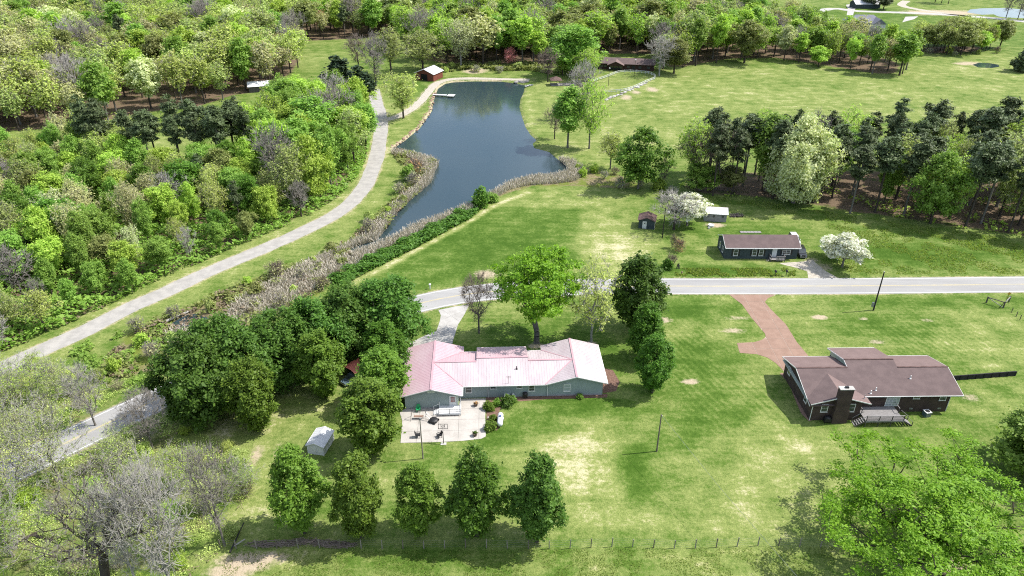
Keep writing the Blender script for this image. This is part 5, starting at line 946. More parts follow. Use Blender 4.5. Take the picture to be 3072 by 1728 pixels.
for q, yt, lab in (((1825, 256.6), 206, 'slim lamp post in the middle of the fenced lawn loop'), ((1902.5, 228), 181, 'slim lamp post directly before the lodge wall')):
    b_ = G(*q); hh = rise(b_, yt / KV); t = pole('lamp_post', lab, b_, hh, 'black_timber', 0.10, cat_='lamp post'); MB().lathe([(0.02, 0.5), (0.28, 0.35), (0.32, 0.1), (0.1, 0)], (0.1, 0, hh), 10).build('lamp_head', 'white_paint', t)
pole('pond_post', 'thin dark post on the far pond bank', G(1521, 226), 6.0, 'black_timber', 0.10)
e_ = G(2390, 1728, 6.0); p2m = p2.location; MB().tube([(0.1, 0, 7.15), ((e_.x - p2m.x) * .5, (e_.y - p2m.y) * .5, 6.2), (e_.x - p2m.x, e_.y - p2m.y, 6.0)], .018, 4).build('wire', 'metal_grey', p2)
# patio
bb = thing('basketball_hoop', 'black basketball hoop on a pole at the patio edge', 'basketball hoop', (-10.95, 88.45, 0.0))
MB().tube([(0, 0, 0), (0, 0, 2.4), (0, 0.35, 3.05)], 0.06, 8).build('pole', 'black_paint', bb); MB().box(-0.45, 0.45, -0.35, 0.2, 0, 0.1).build('base', 'stone_white', bb)
fr = MB()
for a, b in (((-.72, .4, 2.75), (.72, .4, 2.75)), ((-.72, .4, 3.7), (.72, .4, 3.7)), ((-.72, .4, 2.72), (-.72, .4, 3.73)), ((.72, .4, 2.72), (.72, .4, 3.73)), ((-.3, .4, 2.75), (-.3, .4, 3.7)), ((.3, .4, 2.75), (.3, .4, 3.7)), ((-.3, .4, 3.3), (.3, .4, 3.3))): fr.bar(a, b, 0.06)
fr.build('backboard_frame', 'black_paint', bb)
MB().tube([(0.23 * math.cos(k * math.pi / 6), 0.68 + 0.23 * math.sin(k * math.pi / 6), 3.0) for k in range(13)], 0.02, 5).build('rim', 'black_paint', bb)
def chair(name, label, p, rz, mat, s=1.0, cat_='chair'):
    t = thing(name, label, cat_, p, rz); t.scale = (s, s, s); MB().box(-.3, .3, -.3, .3, .40, .45).build('seat', mat, t); MB().add([(-.3, .28, .45), (.3, .28, .45), (.24, .42, 1.0), (-.24, .42, 1.0), (-.3, .33, .45), (.3, .33, .45), (.24, .47, 1.0), (-.24, .47, 1.0)], [(0, 1, 2, 3), (4, 7, 6, 5), (0, 4, 5, 1), (1, 5, 6, 2), (2, 6, 7, 3), (3, 7, 4, 0)]).build('backrest', mat, t)
    for x in (-.28, .28):
        bar(t, 'armrest', (x, -.3, .66), (x, .34, .66), .09, .04, mat)
        for y in (-.27, .27): bar(t, 'leg', (x, y, 0), (x, y, .66 if y < 0 else .42), .07, .07, mat)
    return t
chair('plastic_chair', 'green plastic armchair against the grey gable wall', (-15.9, 96.55, 0.06), 0.0, 'green_plastic', 1.15)
chair('patio_chair', 'dark patio chair near the basketball hoop', (-11.75, 89.95, 0.06), R(-60), 'black_paint', 1.1); chair('patio_chair', 'dark patio chair turned side-on close to the pale utility pole', (-15.2, 90.0, 0.06), R(95), 'black_paint', 1.15)
chair('tipped_chair', 'pale garden chair leaning by the air conditioner on the mulch bed', (0.35, 100.15, 0.02), R(30), 'white_paint', 0.8)
def aircon(label, p, rz=0, s=1.0, body='white_paint'):
    t = thing('air_conditioner', label, 'air conditioner', p, rz); t.scale = (s, s, s); MB().box(-.42, .42, -.42, .42, 0, .78).build('cabinet', body, t); MB().box(-.45, .45, -.45, .45, .78, .84).build('top', 'white_paint', t); MB().lathe([(.33, .842), (.33, .86), (.001, .86)], (0, 0, 0), 16).build('fan_grille', 'black_paint', t)
    g = MB(); [g.box(-.4 + .1 * i, -.36 + .1 * i, -.432, -.421, .1, .7) for i in range(8)]; g.build('louvre', 'metal_grey', t)
aircon('air conditioner with white top beside the grey house wall', (-0.9, 99.95, 0.01)); aircon('blue-grey air conditioner beside the brick house wall', (69.8, 95.45, 0), 0.2, 1.15, 'car_blue')
gr = thing('grill', 'black covered grill against the grey house wall', 'grill', (2.3, 100.3, 0.01)); MB().box(-.4, .4, -.3, .3, .25, .85).build('firebox', 'black_paint', gr); MB().lathe([(.45, .85), (.42, 1.02), (.25, 1.12), (.001, 1.15)], (0, 0, 0), 10).build('lid', 'black_paint', gr); [bar(gr, 'leg', (x, y, 0), (x, y, .3), .05, .05, 'black_paint') for x in (-.33, .33) for y in (-.25, .25)]
gr2 = thing('grill', 'black barbecue grill by the brick chimney', 'grill', (52.35, 93.7, 0)); MB().box(-.55, .55, -.35, .35, .3, .9).build('firebox', 'black_paint', gr2); MB().lathe([(.5, .9), (.46, 1.1), (.25, 1.22), (.001, 1.25)], (0, 0, 0), 10).build('lid', 'black_paint', gr2); [bar(gr2, 'leg', (x, y, 0), (x, y, .35), .06, .06, 'black_paint') for x in (-.45, .45) for y in (-.28, .28)]
pt = thing('propane_tank', 'long white propane tank on the lawn beside the mulch bed', 'propane tank', (-1.95, 93.6, 0.0), R(-2))
tk = MB(); tk.tube([(0, -1.5, .75), (0, -1.42, .75), (0, -1.2, .75), (0, 1.2, .75), (0, 1.42, .75), (0, 1.5, .75)], [.1, .36, .48, .48, .36, .1], 16); o_ = tk.build('tank', 'tank_white', pt); o_.data.shade_smooth()
for y in (-.85, .85): MB().box(-.35, .35, y - .08, y + .08, 0, .32).build('leg', 'stone_grey', pt)
MB().lathe([(.18, 1.18), (.18, 1.38), (.1, 1.42), (.001, 1.42)], (0, .2, 0), 12).build('valve_cover', 'blue_lid', pt); MB().box(.44, .58, -.1, .2, .7, 1.0).build('gauge', 'white_paint', pt)
def planter(label, p, s=1.0, plant=True):
    t = thing('planter', label, 'planter', p); t.scale = (s, s, s); MB().lathe([(.22, 0), (.33, .42), (.36, .45), (.36, .5), (.3, .5), (.28, .42), (.001, .42)], (0, 0, 0), 14).build('pot', 'clay_pot', t)
    rg = np.random.default_rng(3); c = rg.normal(0, .12, (60, 3)) + np.array([0, 0, .58]); q = leaf_quads(c, .16, unit(c - np.array([0, 0, .4])), rg); link('plant', np_mesh('plant', *q, ['leaf_oak' if plant else 'leaf_rust']), t)
planter('dark planter on the patio near the house corner', (-6.2, 98.0, .06), 1.15, False); planter('dark planter with a plant near the patio front corner', (-6.0, 90.3, .06), 1.2)
mw = thing('push_mower', 'black push mower with pale handle on the patio', 'mower', (-13.3, 94.0, .06), R(-28)); MB().lathe([(.75, .18), (.72, .42), (.5, .55), (.3, .6), (.001, .62)], (0.3, 0, 0), 14).build('deck', 'black_paint', mw)
for x in (-.2, .8):
    for y in (-.6, .6): MB().tube([(x, y - .06, .2), (x, y + .06, .2)], .2, 10).build('wheel', 'tyre', mw)
bar(mw, 'handle', (-.3, -.25, .5), (-1.2, -.25, 1.1), .06, .06, 'white_paint'); bar(mw, 'handle', (-.3, .25, .5), (-1.2, .25, 1.1), .06, .06, 'white_paint'); bar(mw, 'handle', (-1.2, -.3, 1.1), (-1.2, .3, 1.1), .06, .06, 'white_paint')
hm = thing('swing_frame', 'thin metal swing frame standing by the green chair', 'swing', (-15.6, 94.6, .06), 0)
for x in (-1.3, 1.3): [bar(hm, 'leg', (x, y, 0), (x * .9, 0, 1.7), .05, .05, 'dark_wood') for y in (-.7, .7)]
bar(hm, 'top_bar', (-1.17, 0, 1.7), (1.17, 0, 1.7), .05, .05, 'dark_wood'); MB().box(-.8, .8, -.25, .25, .5, .54).build('seat', 'tan_aggregate', hm); [bar(hm, 'chain', (x, 0, .54), (x, 0, 1.7), .02, .02, 'dark_wood') for x in (-.75, .75)]
rr = random.Random(9)
def rock(label, p, s, mat, group=None, name='stone', parent=None):
    k = 7; mb = MB(); q = [(s * rr.uniform(.35, .55), 0)] ; ring = []
    for z, f in ((0, 1.0), (.35, 1.05), (.65, .7)): ring.append([(math.cos(6.283 * i / k) * s * f * rr.uniform(.8, 1.15), math.sin(6.283 * i / k) * s * f * rr.uniform(.8, 1.15), s * z * rr.uniform(.85, 1.1)) for i in range(k)])
    vs = [v for r in ring for v in r] + [(0, 0, s * .78)]; fs = [(j * k + i, j * k + (i + 1) % k, (j + 1) * k + (i + 1) % k, (j + 1) * k + i) for j in range(2) for i in range(k)] + [(2 * k + i, 2 * k + (i + 1) % k, 3 * k) for i in range(k)]
    o = mb.add(vs, fs).build(name, mat, parent); o.location = (p[0], p[1], p[2] - .03 if len(p) > 2 else -.03)
    if parent is None: tag(o, label, 'stone', group)
    return o
for i in range(5): rock('small pale edging stone in the row beside the propane tank', (-4.0 + i * .52, 95.0 + rr.uniform(-.05, .05), .02), .17, 'stone_white', 'edging stones by the propane tank', 'edging_stone')
wh = thing('stone_ring', 'ring of white stones heaped at the foot of a pear tree', 'stone ring', G(868, 1552)); [rock('', (math.cos(a) * .9 - .2, math.sin(a) * .7, 0), .26, 'stone_white', parent=wh) for a in [i * .52 for i in range(12)]]
for (x, y), s, l in (((1290, 812), 1.0, 'rounded green bush beside the air conditioner'), ((1090, 862), .8, 'low straggly bush at the patio side of the mulch bed'), ((1180, 812), .6, 'small bush between two larger ones on the mulch bed'), ((1105, 1085), .85, 'low bush beside the propane tank end'), ((1140, 980), .5, 'tiny bush next to the edging stones'), ((1360, 770), .5, 'tiny bush under the grey house windows'), ((2120, 735), .4, 'tiny plant at the foot of the grey house gable')):
    b_ = G(1180 + x * .264, 1000 + y * .264); tree('shrub%d' % (x % 3), 'oak' if s > .9 else 'pear_pale', b_, 1.5 * s + .3, 1.9 * s + .3, l, name='bush', cat_='bush')
# red canopy and vehicles
A_ = G(1040, 1094, 2.3); cr = thing('canopy', 'red arched metal canopy sheltering a parked car among the trees', 'canopy', G(1064, 1130), R(-38))
ar = MB(); nn = 9; top = [(-2.0 * math.cos(math.pi * (i + .6) / (nn + .2)) , 1.55 + .95 * math.sin(math.pi * (i + .6) / (nn + .2))) for i in range(nn)]
ar.add([(x, -1.2, z) for x, z in top] + [(x, 4.2, z) for x, z in top], [(i, i + 1, nn + i + 1, nn + i) for i in range(nn - 1)]); ar.add([(x * .985, -1.2, z - .05) for x, z in top] + [(x * .985, 4.2, z - .05) for x, z in top], [(i, nn + i, nn + i + 1, i + 1) for i in range(nn - 1)]); ar.build('roof', 'canopy_red', cr)
for y in (-1.1, 1.5, 4.1):
    for x in (-1.9, 1.9): bar(cr, 'post', (x, y, 0), (x, y, 1.85), .08, .08, 'metal_grey')
def car(name, label, p, rz, paint, L=4.6, W=1.85, Hh=1.7, cat_='car', rear=.92, pickup=False):
    t = thing(name, label, cat_, p, rz); w = W / 2; zb, zs = .32, Hh * .56
    secs = [(-L/2, .62, .82), (-L/2 + .15, .42, .92), (-L/2 + 1.0, .32, 1.0), (L/2 - .5, .32, 1.0), (L/2 - .08, .42, .94), (L/2, .6, .86)]; vs = []
    for x, lo, wf in secs:
        hi = zs if x > -L/2 + .3 else zs * .93
        if x > L/2 - .05: hi = zs * .9
        vs += [(x, -w * wf, lo), (x, -w * wf, hi - .1), (x, -w * wf * .93, hi), (x, w * wf * .93, hi), (x, w * wf, hi - .1), (x, w * wf, lo)]
    fs = [(i * 6 + k, i * 6 + (k + 1) % 6, (i + 1) * 6 + (k + 1) % 6, (i + 1) * 6 + k) for i in range(len(secs) - 1) for k in range(6)] + [tuple(range(5, -1, -1)), tuple((len(secs) - 1) * 6 + k for k in range(6))]
    MB().add(vs, fs).build('body', paint, t)
    xf, xr = -L/2 + 1.15, (L/2 - .15 if not pickup else L * .1); a = [(xf, zs), (xf + .75, Hh), (xr - .3, Hh), (xr, zs)]
    cab = [(x, s * w * (.93 if z < zs + .1 else .78), z) for s in (-1, 1) for x, z in a]
    MB().add(cab, [(0, 1, 2, 3), (7, 6, 5, 4), (0, 4, 5, 1), (1, 5, 6, 2), (2, 6, 7, 3), (3, 7, 4, 0)]).build('windows', 'glass', t)
    MB().add([(xf + .7, -w * .8, Hh - .03), (xr - .25, -w * .8, Hh - .03), (xr - .25, w * .8, Hh - .03), (xf + .7, w * .8, Hh - .03), (xf + .85, -w * .72, Hh + .03), (xr - .4, -w * .72, Hh + .03), (xr - .4, w * .72, Hh + .03), (xf + .85, w * .72, Hh + .03)], [(0, 3, 2, 1), (4, 5, 6, 7), (0, 1, 5, 4), (1, 2, 6, 5), (2, 3, 7, 6), (3, 0, 4, 7)]).build('roof', paint, t)
    for s in (-1, 1):
        for x in ((xf + xr) / 2,): bar(t, 'pillar', (x, s * w * .935, zs), (x, s * w * .79, Hh), .09, .05, paint)
        for x in (-L/2 + .85, L/2 - .85):
            wl_ = MB().tube([(x, s * (w - .16), .34), (x, s * (w + .02), .34)], .34, 14).build('wheel', 'tyre', t); MB().tube([(x, s * (w + .021), .34), (x, s * (w + .035), .34)], .2, 10).build('rim', 'metal_grey', wl_)
        MB().box(-L/2 - .02, -L/2 + .12, s * w * .62 - .16, s * w * .62 + .16, zs * .72, zs * .88).build('headlight', 'tank_white', t); bar(t, 'mirror', (xf + .25, s * w * .93, zs + .1), (xf + .25, s * (w + .18), zs + .12), .16, .12, paint)
    MB().box(-L/2 - .06, -L/2 + .1, -w * .8, w * .8, .38, .6).build('bumper', 'metal_grey', t); MB().box(-L/2 - .015, -L/2 + .1, -w * .4, w * .4, zs * .68, zs * .86).build('grille', 'black_paint', t); MB().box(L/2 - .1, L/2 + .05, -w * .8, w * .8, .4, .6).build('bumper', 'metal_grey', t)
    return t
car('parked_car', 'blue-grey car nosing out from under the red canopy', G(1059, 1141), R(-38) + math.pi / 2, 'car_blue', 4.5, 1.8, 1.45)
car('parked_suv', 'black sport utility car parked at the bungalow end wall', (69.9, 156.2, 0), R(84), 'car_black', 4.8, 1.95, 1.8, 'car'); car('parked_van', 'white van parked behind the black car at the bungalow', (70.6, 163.0, 0), R(88), 'car_white', 5.0, 1.95, 1.95, 'van')
# roadside
def mailbox(label, p, rz=0, mat='black_paint'):
    t = thing('mailbox', label, 'mailbox', p, rz); bar(t, 'post', (0, 0, -.05), (0, 0, 1.15), .1, .1, 'black_timber'); m_ = MB(); n = 7; pr_ = [(.2 * math.cos(math.pi * i / (n - 1)), 1.3 + .2 * math.sin(math.pi * i / (n - 1))) for i in range(n)] + [(-.2, 1.1), (.2, 1.1)]; m_.ext(pr_, -.35, .35); m_.build('box', mat, t); MB().box(.2, .24, -.05, .05, 1.2, 1.5).build('flag', 'barn_red', t)
mailbox('black mailbox farther from the gravel drive', (60.15, 145.1, 0)); mailbox('black mailbox nearer the gravel drive mouth', (62.7, 145.2, 0))
wp = thing('marker_post', 'white marker post with round head at the road bend', 'marker post', V(1082, 727)); bar(wp, 'post', (0, 0, 0), (0, 0, .95), .22, .22, 'white_paint'); MB().lathe([(.1, .95), (.26, 1.05), (.26, 1.25), (.1, 1.35), (.001, 1.36)], (0, 0, 0), 10).build('head', 'white_paint', wp)
hy = thing('hydrant', 'small tan hydrant on the verge opposite the pear row', 'hydrant', G(2045, 823)); MB().lathe([(.16, 0), (.16, .1), (.12, .12), (.12, .55), (.17, .58), (.15, .7), (.05, .8), (.001, .82)], (0, 0, 0), 10).build('barrel', 'tan_aggregate', hy); [bar(hy, 'nozzle', (0, 0, .45), (s * .22, 0, .45), .1, .1, 'tan_aggregate') for s in (-1, 1)]
st = thing('wood_stakes', 'leaning old wooden stakes on the verge near the twiggy bushes', 'stakes', G(2034, 806)); [bar(st, 'stake', (dx, 0, -.05), (dx + l, .1, h), .16, .16, 'dark_wood') for dx, l, h in ((-.35, .25, 1.2), (0, .1, 1.5), (.3, -.1, 1.0))]
for (x, y), k, lf, h, w, lab in (((425, 855), 'shrub1', 'pear', 2.6, 2.4, 'green bush by the verge stakes'), ((460, 840), 'twiggy0', 'tan', 3.0, 2.2, 'twiggy bush growing beside the green verge bush'), ((548, 672), 'twiggy1', 'rust', 2.8, 2.8, 'dark brown twiggy bush on the bungalow lawn edge'), ((480, 640), 'twiggy0', 'tan', 3.2, 1.4, 'thin twiggy sapling on the bungalow lawn edge')): tree(k, lf, G(1880 + x * .2873, 560 + y * .2873), h, w, lab, name='bush', cat_='bush', twig='twig_brown')
sg = thing('warning_sign', 'yellow diamond road sign with small plate on a leaning post', 'sign', G(3009, 925)); MB().tube([(0, 0, 0), (.35, .3, 3.6)], .05, 6).build('post', 'dark_wood', sg)
dm = MB(); dm.add([(.32, .22, 3.0), (.32 + .42, .22, 3.42), (.32, .22, 3.84), (.32 - .42, .22, 3.42), (.32, .25, 3.0), (.32 + .42, .25, 3.42), (.32, .25, 3.84), (.32 - .42, .25, 3.42)], [(0, 1, 2, 3), (4, 7, 6, 5), (0, 4, 5, 1), (1, 5, 6, 2), (2, 6, 7, 3), (3, 7, 4, 0)]).build('diamond', 'sign_yellow', sg); MB().box(.05, .4, .18, .21, 2.35, 2.65).build('plate', 'sign_yellow', sg)
fb = thing('fence_brace', 'dark timber corner brace of the roadside fence below the yellow sign', 'fence', G(3009, 924))
for a in ((0, 0), (-2.3, 2.2), (2.6, 2.4)): bar(fb, 'post', (a[0], a[1], 0), (a[0], a[1], 1.5), .2, .2, 'dark_wood')
bar(fb, 'rail', (0, 0, 1.35), (2.6, 2.4, 1.35), .14, .14, 'weathered_wood'); bar(fb, 'rail', (0, 0, 1.35), (-2.3, 2.2, 1.35), .14, .14, 'dark_wood'); bar(fb, 'brace', (0, 0, .1), (-2.3, 2.2, 1.3), .1, .1, 'weathered_wood')
for q in ((3034, 938), (3048, 950), (3059, 960)): o_ = MB().box(-.05, .05, -.05, .05, -.05, 1.2).build('fence_post', 'dark_wood'); o_.location = G(*q); tag(o_, 'short thin post of the fence below the yellow sign', 'post', 'thin posts below the yellow sign')
# wire fence along the pasture
wf = thing('wire_fence', 'wire fence on thin posts running along the bottom of the lawn', 'fence')
fx = [662, 709, 771, 831, 895, 959, 1021] + [1084 + 62.6 * i for i in range(24)]; fpos = []
for i, x in enumerate(fx):
    y = 1645 + (6 if x > 1700 else 3) * math.sin(i * .9) * .5 - max(0, (x - 1500)) * .006; p_ = G(x, y); fpos.append(p_)
    bar(wf, 'post', (p_.x, p_.y, -.05), (p_.x + rr.uniform(-.06, .06), p_.y + rr.uniform(-.06, .06), rr.uniform(1.45, 1.75)), .11, .11, 'pole_pale' if i % 3 else 'pole_wood')
for z in (.35, .75, 1.15, 1.5):
    for i in range(len(fpos) - 1): bar(wf, 'wire', (fpos[i].x, fpos[i].y, z), (fpos[i + 1].x, fpos[i + 1].y, z), .007, .007, 'metal_grey')
lg = thing('fallen_log', 'pale fallen log lying across the creek pool', 'log', (0, 0, 0)); a_, b_ = G(486, 973), G(575, 934); MB().tube([(a_.x, a_.y, .25), ((a_.x + b_.x) / 2, (a_.y + b_.y) / 2, .35), (b_.x, b_.y, .2)], [.32, .26, .18], 8).build('trunk', 'bark_pale', lg)
for a, b, l in (((703, 1640), (738, 1626), 'white broken pole lying against the fence end'), ((690, 1660), (735, 1575), 'dark charred pole leaning at the fence end')):
    a_, b_ = G(*a), G(*b); t = thing('broken_pole', l, 'pole'); MB().tube([(a_.x, a_.y, .15), (b_.x, b_.y, .6)], [.11, .08], 7).build('shaft', 'bark_pale' if 'white' in l else 'black_timber', t)
for a, b, l in (((20, 1650), (160, 1578), 'long dark fallen trunk behind the large budding tree'), ((105, 1610), (175, 1632), 'short dark log near the large budding tree')):
    a_, b_ = G(*a), G(*b); t = thing('fallen_log', l, 'log'); MB().tube([(a_.x, a_.y, .2), ((a_.x + b_.x) / 2, (a_.y + b_.y) / 2, .35), (b_.x, b_.y, .3)], [.25, .2, .12], 7).build('trunk', 'bark_dark', t)
# behind the bungalow
tb = thing('white_tub', 'white tub on bare ground behind the bungalow', 'tub', G(2133, 679)); MB().lathe([(.5, 0), (.75, .1), (.8, .5), (.7, .52), (.6, .4), (.001, .4)], (0, 0, 0), 12).build('shell', 'tank_white', tb)
tb = thing('pale_bucket', 'small pale bucket next to the white tub', 'bucket', G(2127, 686)); MB().lathe([(.25, 0), (.32, .45), (.28, .45), (.22, .1), (.001, .1)], (0, 0, 0), 10).build('shell', 'car_white', tb)
pl = thing('pallet_row', 'row of pale pallets lying behind the bungalow', 'pallet', G(2222, 700), 0)
for i in range(6): MB().box(i * .9, i * .9 + .84, 0, 1.1, 0, .16).build('pallet', 'weathered_wood', pl)
bp_ = thing('brush_heap', 'low dark heap of branches on the grass behind the block shed', 'brush heap', G(2210, 649)); h_ = MB(); [h_.bar((rr.uniform(-2, 2), rr.uniform(-1, 1), rr.uniform(0, .3)), (rr.uniform(-2, 2), rr.uniform(-1, 1), rr.uniform(.1, .8)), .12) for _ in range(40)]; h_.build('branches', 'dark_wood', bp_, kind='stuff')
# white fence loop and stone bank before the lodge
wfp = spline([G(1640 + x * .136, 160 + y * .136, 1.15) for x, y in [(960, 600), (1100, 558), (1300, 490), (1480, 420), (1600, 382), (1850, 368), (2100, 385), (2250, 402), (2370, 450), (2395, 500), (2360, 532), (2200, 592), (2000, 685), (1850, 742), (1720, 780), (1540, 802), (1300, 815)]], 2.4)
lf = thing('white_fence', 'white board fence curving round the lodge lawn', 'fence')
for p_ in wfp: bar(lf, 'post', (p_.x, p_.y, -.05), (p_.x, p_.y, 1.3), .16, .16, 'white_paint')
for i in range(len(wfp) - 1):
    for z in (.55, 1.15): bar(lf, 'rail', (wfp[i].x, wfp[i].y, z), (wfp[i + 1].x, wfp[i + 1].y, z), .05, .2, 'white_paint')
sw = thing('stone_bank', 'row of loose grey stones along the bank below the white fence', 'stones')
for a, b, n in (((1310, 1020), (1650, 905), 12), ((1650, 905), (2000, 750), 13), ((2000, 750), (2250, 640), 9)):
    for i in range(n):
        t = i / n; p_ = G(1640 + (a[0] + (b[0] - a[0]) * t) * .136, 160 + (a[1] + (b[1] - a[1]) * t) * .136); rock('', (p_.x + rr.uniform(-.5, .5), p_.y + rr.uniform(-1, 1), 0), rr.uniform(.4, .9), 'stone_grey' if i % 3 else 'stone_white', parent=sw)
for i in range(9): p_ = G(1545 + i * 4.2 + rr.uniform(-1, 1), 246 + rr.uniform(-2, 2)); rock('grey boulder in the heap at the far pond corner', (p_.x, p_.y, -.2), rr.uniform(.6, 1.2), 'stone_grey', 'boulders at the far pond corner', 'boulder')
rs = thing('bank_stones', 'strip of reddish riprap stones along the left pond bank', 'stones')
lb = [V(*q) for q in [(993, 370), (1019, 353), (1059, 320), (1089, 277), (1092, 257), (1099, 233)]]
for a, b in zip(lb[:-1], lb[1:]):
    n = int((b - a).length / 1.1)
    for i in range(n):
        q = a + (b - a) * (i / n); rock('', (q.x - rr.uniform(0.2, 2.2), q.y + rr.uniform(-.4, .4), -.12), rr.uniform(.3, .6), 'stone_red', parent=rs)
# ================================================================ ground vegetation nobody could count
def pts_in(ps, n, rg):
    xs = [p[0] for p in ps]; ys = [p[1] for p in ps]; out = np.zeros((0, 2))
    while len(out) < n:
        q = rg.uniform((min(xs), min(ys)), (max(xs), max(ys)), (n * 2, 2)); q = q[inpoly(q[:, 0], q[:, 1], ps)]; out = np.concatenate([out, q[clear(q[:, 0], q[:, 1])]])
    return out[:n]
def clumpy(pt, rg, scale, thr):
    ph = rg.uniform(0, 6.28, 6); x, y = pt[:, 0] / scale, pt[:, 1] / scale; v = np.sin(x + ph[0]) * np.cos(y * 1.1 + ph[1]) + np.sin(x * 2.3 + y * 1.7 + ph[2]) * .6 + np.sin(x * 4.1 - y * 3.7 + ph[3]) * .4; return v > thr
def blades(pt, hr, wr, rg, z0=-.1, lean=.35):
    n = len(pt); h = rg.uniform(*hr, (n, 1)); w = rg.uniform(*wr, (n, 1)); th = rg.uniform(0, 6.28, n); d = np.stack([np.cos(th), np.sin(th), np.zeros(n)], 1); B = np.concatenate([pt, np.full((n, 1), z0)], 1); le = rg.normal(0, lean, (n, 3)) * h; le[:, 2] = 0
    T = B + le + np.array([0, 0, 1.0]) * h; V_ = np.stack([B - d * w * .5, B + d * w * .5, T + d * w * .35, T - d * w * .35], 1).reshape(-1, 3); return V_, np.arange(4 * n).reshape(n, 4)
def stuff(name, geo, mat, label, cat_):
    o = link(name, np_mesh(name, *geo, [mat]), None, 'stuff'); return tag(o, label, cat_)
leafmat('reed_pale', (0.42, 0.37, 0.30), (0.68, 0.63, 0.55), trans=.15, spec=.05, rough=.9, hue=0); leafmat('bramble_brown', (0.15, 0.115, 0.075), (0.25, 0.20, 0.14), trans=.15, spec=.05, hue=0)
rg = np.random.default_rng(71)
REED1 = fpoly([(990, 378), (1045, 390), (1090, 402), (1104, 413), (1092, 433), (1085, 457), (1059, 480), (1045, 490), (1009, 523), (979, 556), (962, 586), (945, 603), (895, 618), (850, 640), (790, 690), (700, 750), (610, 780), (590, 770), (660, 725), (760, 670), (860, 625), (930, 590), (960, 550), (990, 520), (1020, 490), (1050, 470), (1070, 440), (1060, 415), (1030, 398), (985, 388)])
REED2 = fpoly([(880, 640), (932, 623), (992, 598), (1045, 568), (1092, 553), (1142, 532), (1192, 512), (1242, 485), (1269, 469), (1302, 455), (1342, 446), (1392, 444), (1432, 432), (1425, 417), (1405, 400), (1440, 405), (1470, 430), (1450, 455), (1400, 462), (1330, 466), (1280, 478), (1230, 508), (1180, 532), (1120, 556), (1060, 585), (1000, 612), (940, 645), (880, 680), (800, 715), (740, 740), (800, 690)])
pt = np.concatenate([pts_in(REED1, 15000, rg), pts_in(REED2, 15000, rg), pts_in(fpoly([(590, 770), (700, 735), (790, 690), (850, 650), (880, 680), (800, 730), (700, 790), (600, 830), (560, 810)]), 5000, rg), pts_in(fpoly([(420, 850), (440, 835), (480, 830), (500, 838), (470, 860), (430, 880)]), 900, rg)]); stuff('reeds', blades(pt, (.9, 1.9), (.08, .2), rg, -.35), 'reed_pale', 'pale dry reeds and cattails fringing the pond and creek', 'reeds')
def cover(ps, n, hgt, size, rg, sc=4.0, thr=-.2):
    p = pts_in(ps, n, rg); p = p[clumpy(p, rg, sc, thr)]; hh = hgt * (0.35 + .65 * np.abs(np.sin(p[:, 0] / sc * 1.3) * np.cos(p[:, 1] / sc * 1.7))); C = np.concatenate([p, (rg.uniform(0, 1, len(p)) ** .6 * hh)[:, None]], 1); return leaf_quads(C, size, np.tile(np.array([[0, 0, 1.0]]), (len(C), 1)), rg, 0.7)
hedge = ribbon([q for q in spline([V(*p) for p in [(840, 715), (900, 682), (960, 652), (1030, 618), (1100, 580), (1160, 548), (1185, 530)]], 3)], 5.0).v; nh = len(hedge) // 2; HEDGE = [Vector(q) for q in hedge[:nh]] + [Vector(q) for q in hedge[nh:]][::-1]
leafmat('grass_blade', (0.13, 0.21, 0.03), (0.27, 0.30, 0.10), trans=.5, spec=.05, rough=.9, hue=0.01)
def sward(ps, n, hr, wr, sc, thr):
    p = pts_in(ps, n, rg); p = p[clumpy(p, rg, sc, thr)]; return blades(p, hr, wr, rg, -.03, .45)
stuff('tall_grass', cat([sward(MEADOW, 9000, (.1, .35), (.12, .35), 4.0, -.3), sward(fpoly([(2080, 560), (2300, 600), (2576, 640), (2576, 690), (2120, 690)]), 11000, (.1, .3), (.1, .3), 4.0, -.2), sward(fpoly([(1700, 675), (2000, 675), (2000, 697), (1700, 697)]), 4000, (.15, .45), (.1, .3), 2.0, -.4), sward(fpoly([(560, 1390), (2100, 1375), (2100, 1470), (560, 1470)]), 22000, (.05, .2), (.04, .12), 2.0, -.4)]), 'grass_blade', 'tufts of longer grass in the meadows and verges', 'grass')
stuff('bramble_hedge', cover(HEDGE, 16000, 2.0, .42, rg, 2.5, -1.4), 'leaf_oak', 'dark green bramble hedge along the edge of the mown path', 'hedge')
stuff('creek_scrub', cat([cover(MARSH, 16000, 1.6, .5, rg, 4, -.1)]), 'leaf_dusk', 'olive scrub covering the creek bottom between the roads', 'scrub'); stuff('creek_brush', cover(MARSH, 12000, 1.3, .45, rg, 3.5, .1), 'bramble_brown', 'brown dead brush in the creek bottom', 'scrub')
stuff('green_thicket', cover(fpoly([(140, 900), (260, 850), (420, 800), (560, 830), (640, 800), (520, 880), (420, 950), (330, 990), (250, 960)]), 9000, 1.5, .4, rg, 3, .1), 'leaf_bright', 'fresh green thicket between the side road and oak clump', 'thicket')
stuff('undergrowth', cover(WOOD_NEAR, 90000, 3.4, .6, rg, 5, -1.0), 'leaf_bright', 'fresh green undergrowth below the mixed wood', 'undergrowth'); stuff('dry_undergrowth', cover(WOOD_NEAR, 16000, 1.6, .6, rg, 6, .3), 'bramble_brown', 'brown brushy undergrowth below the mixed wood', 'undergrowth')
stuff('thicket_undergrowth', cover(WOOD_SW, 60000, 1.0, .14, rg, 3, -.1), 'leaf_bud', 'yellow-green undergrowth in the foreground thicket', 'undergrowth'); stuff('thicket_brush', cover(WOOD_SW, 26000, .7, .15, rg, 2.5, .4), 'bramble_brown', 'brown dead brush in the foreground thicket', 'scrub')
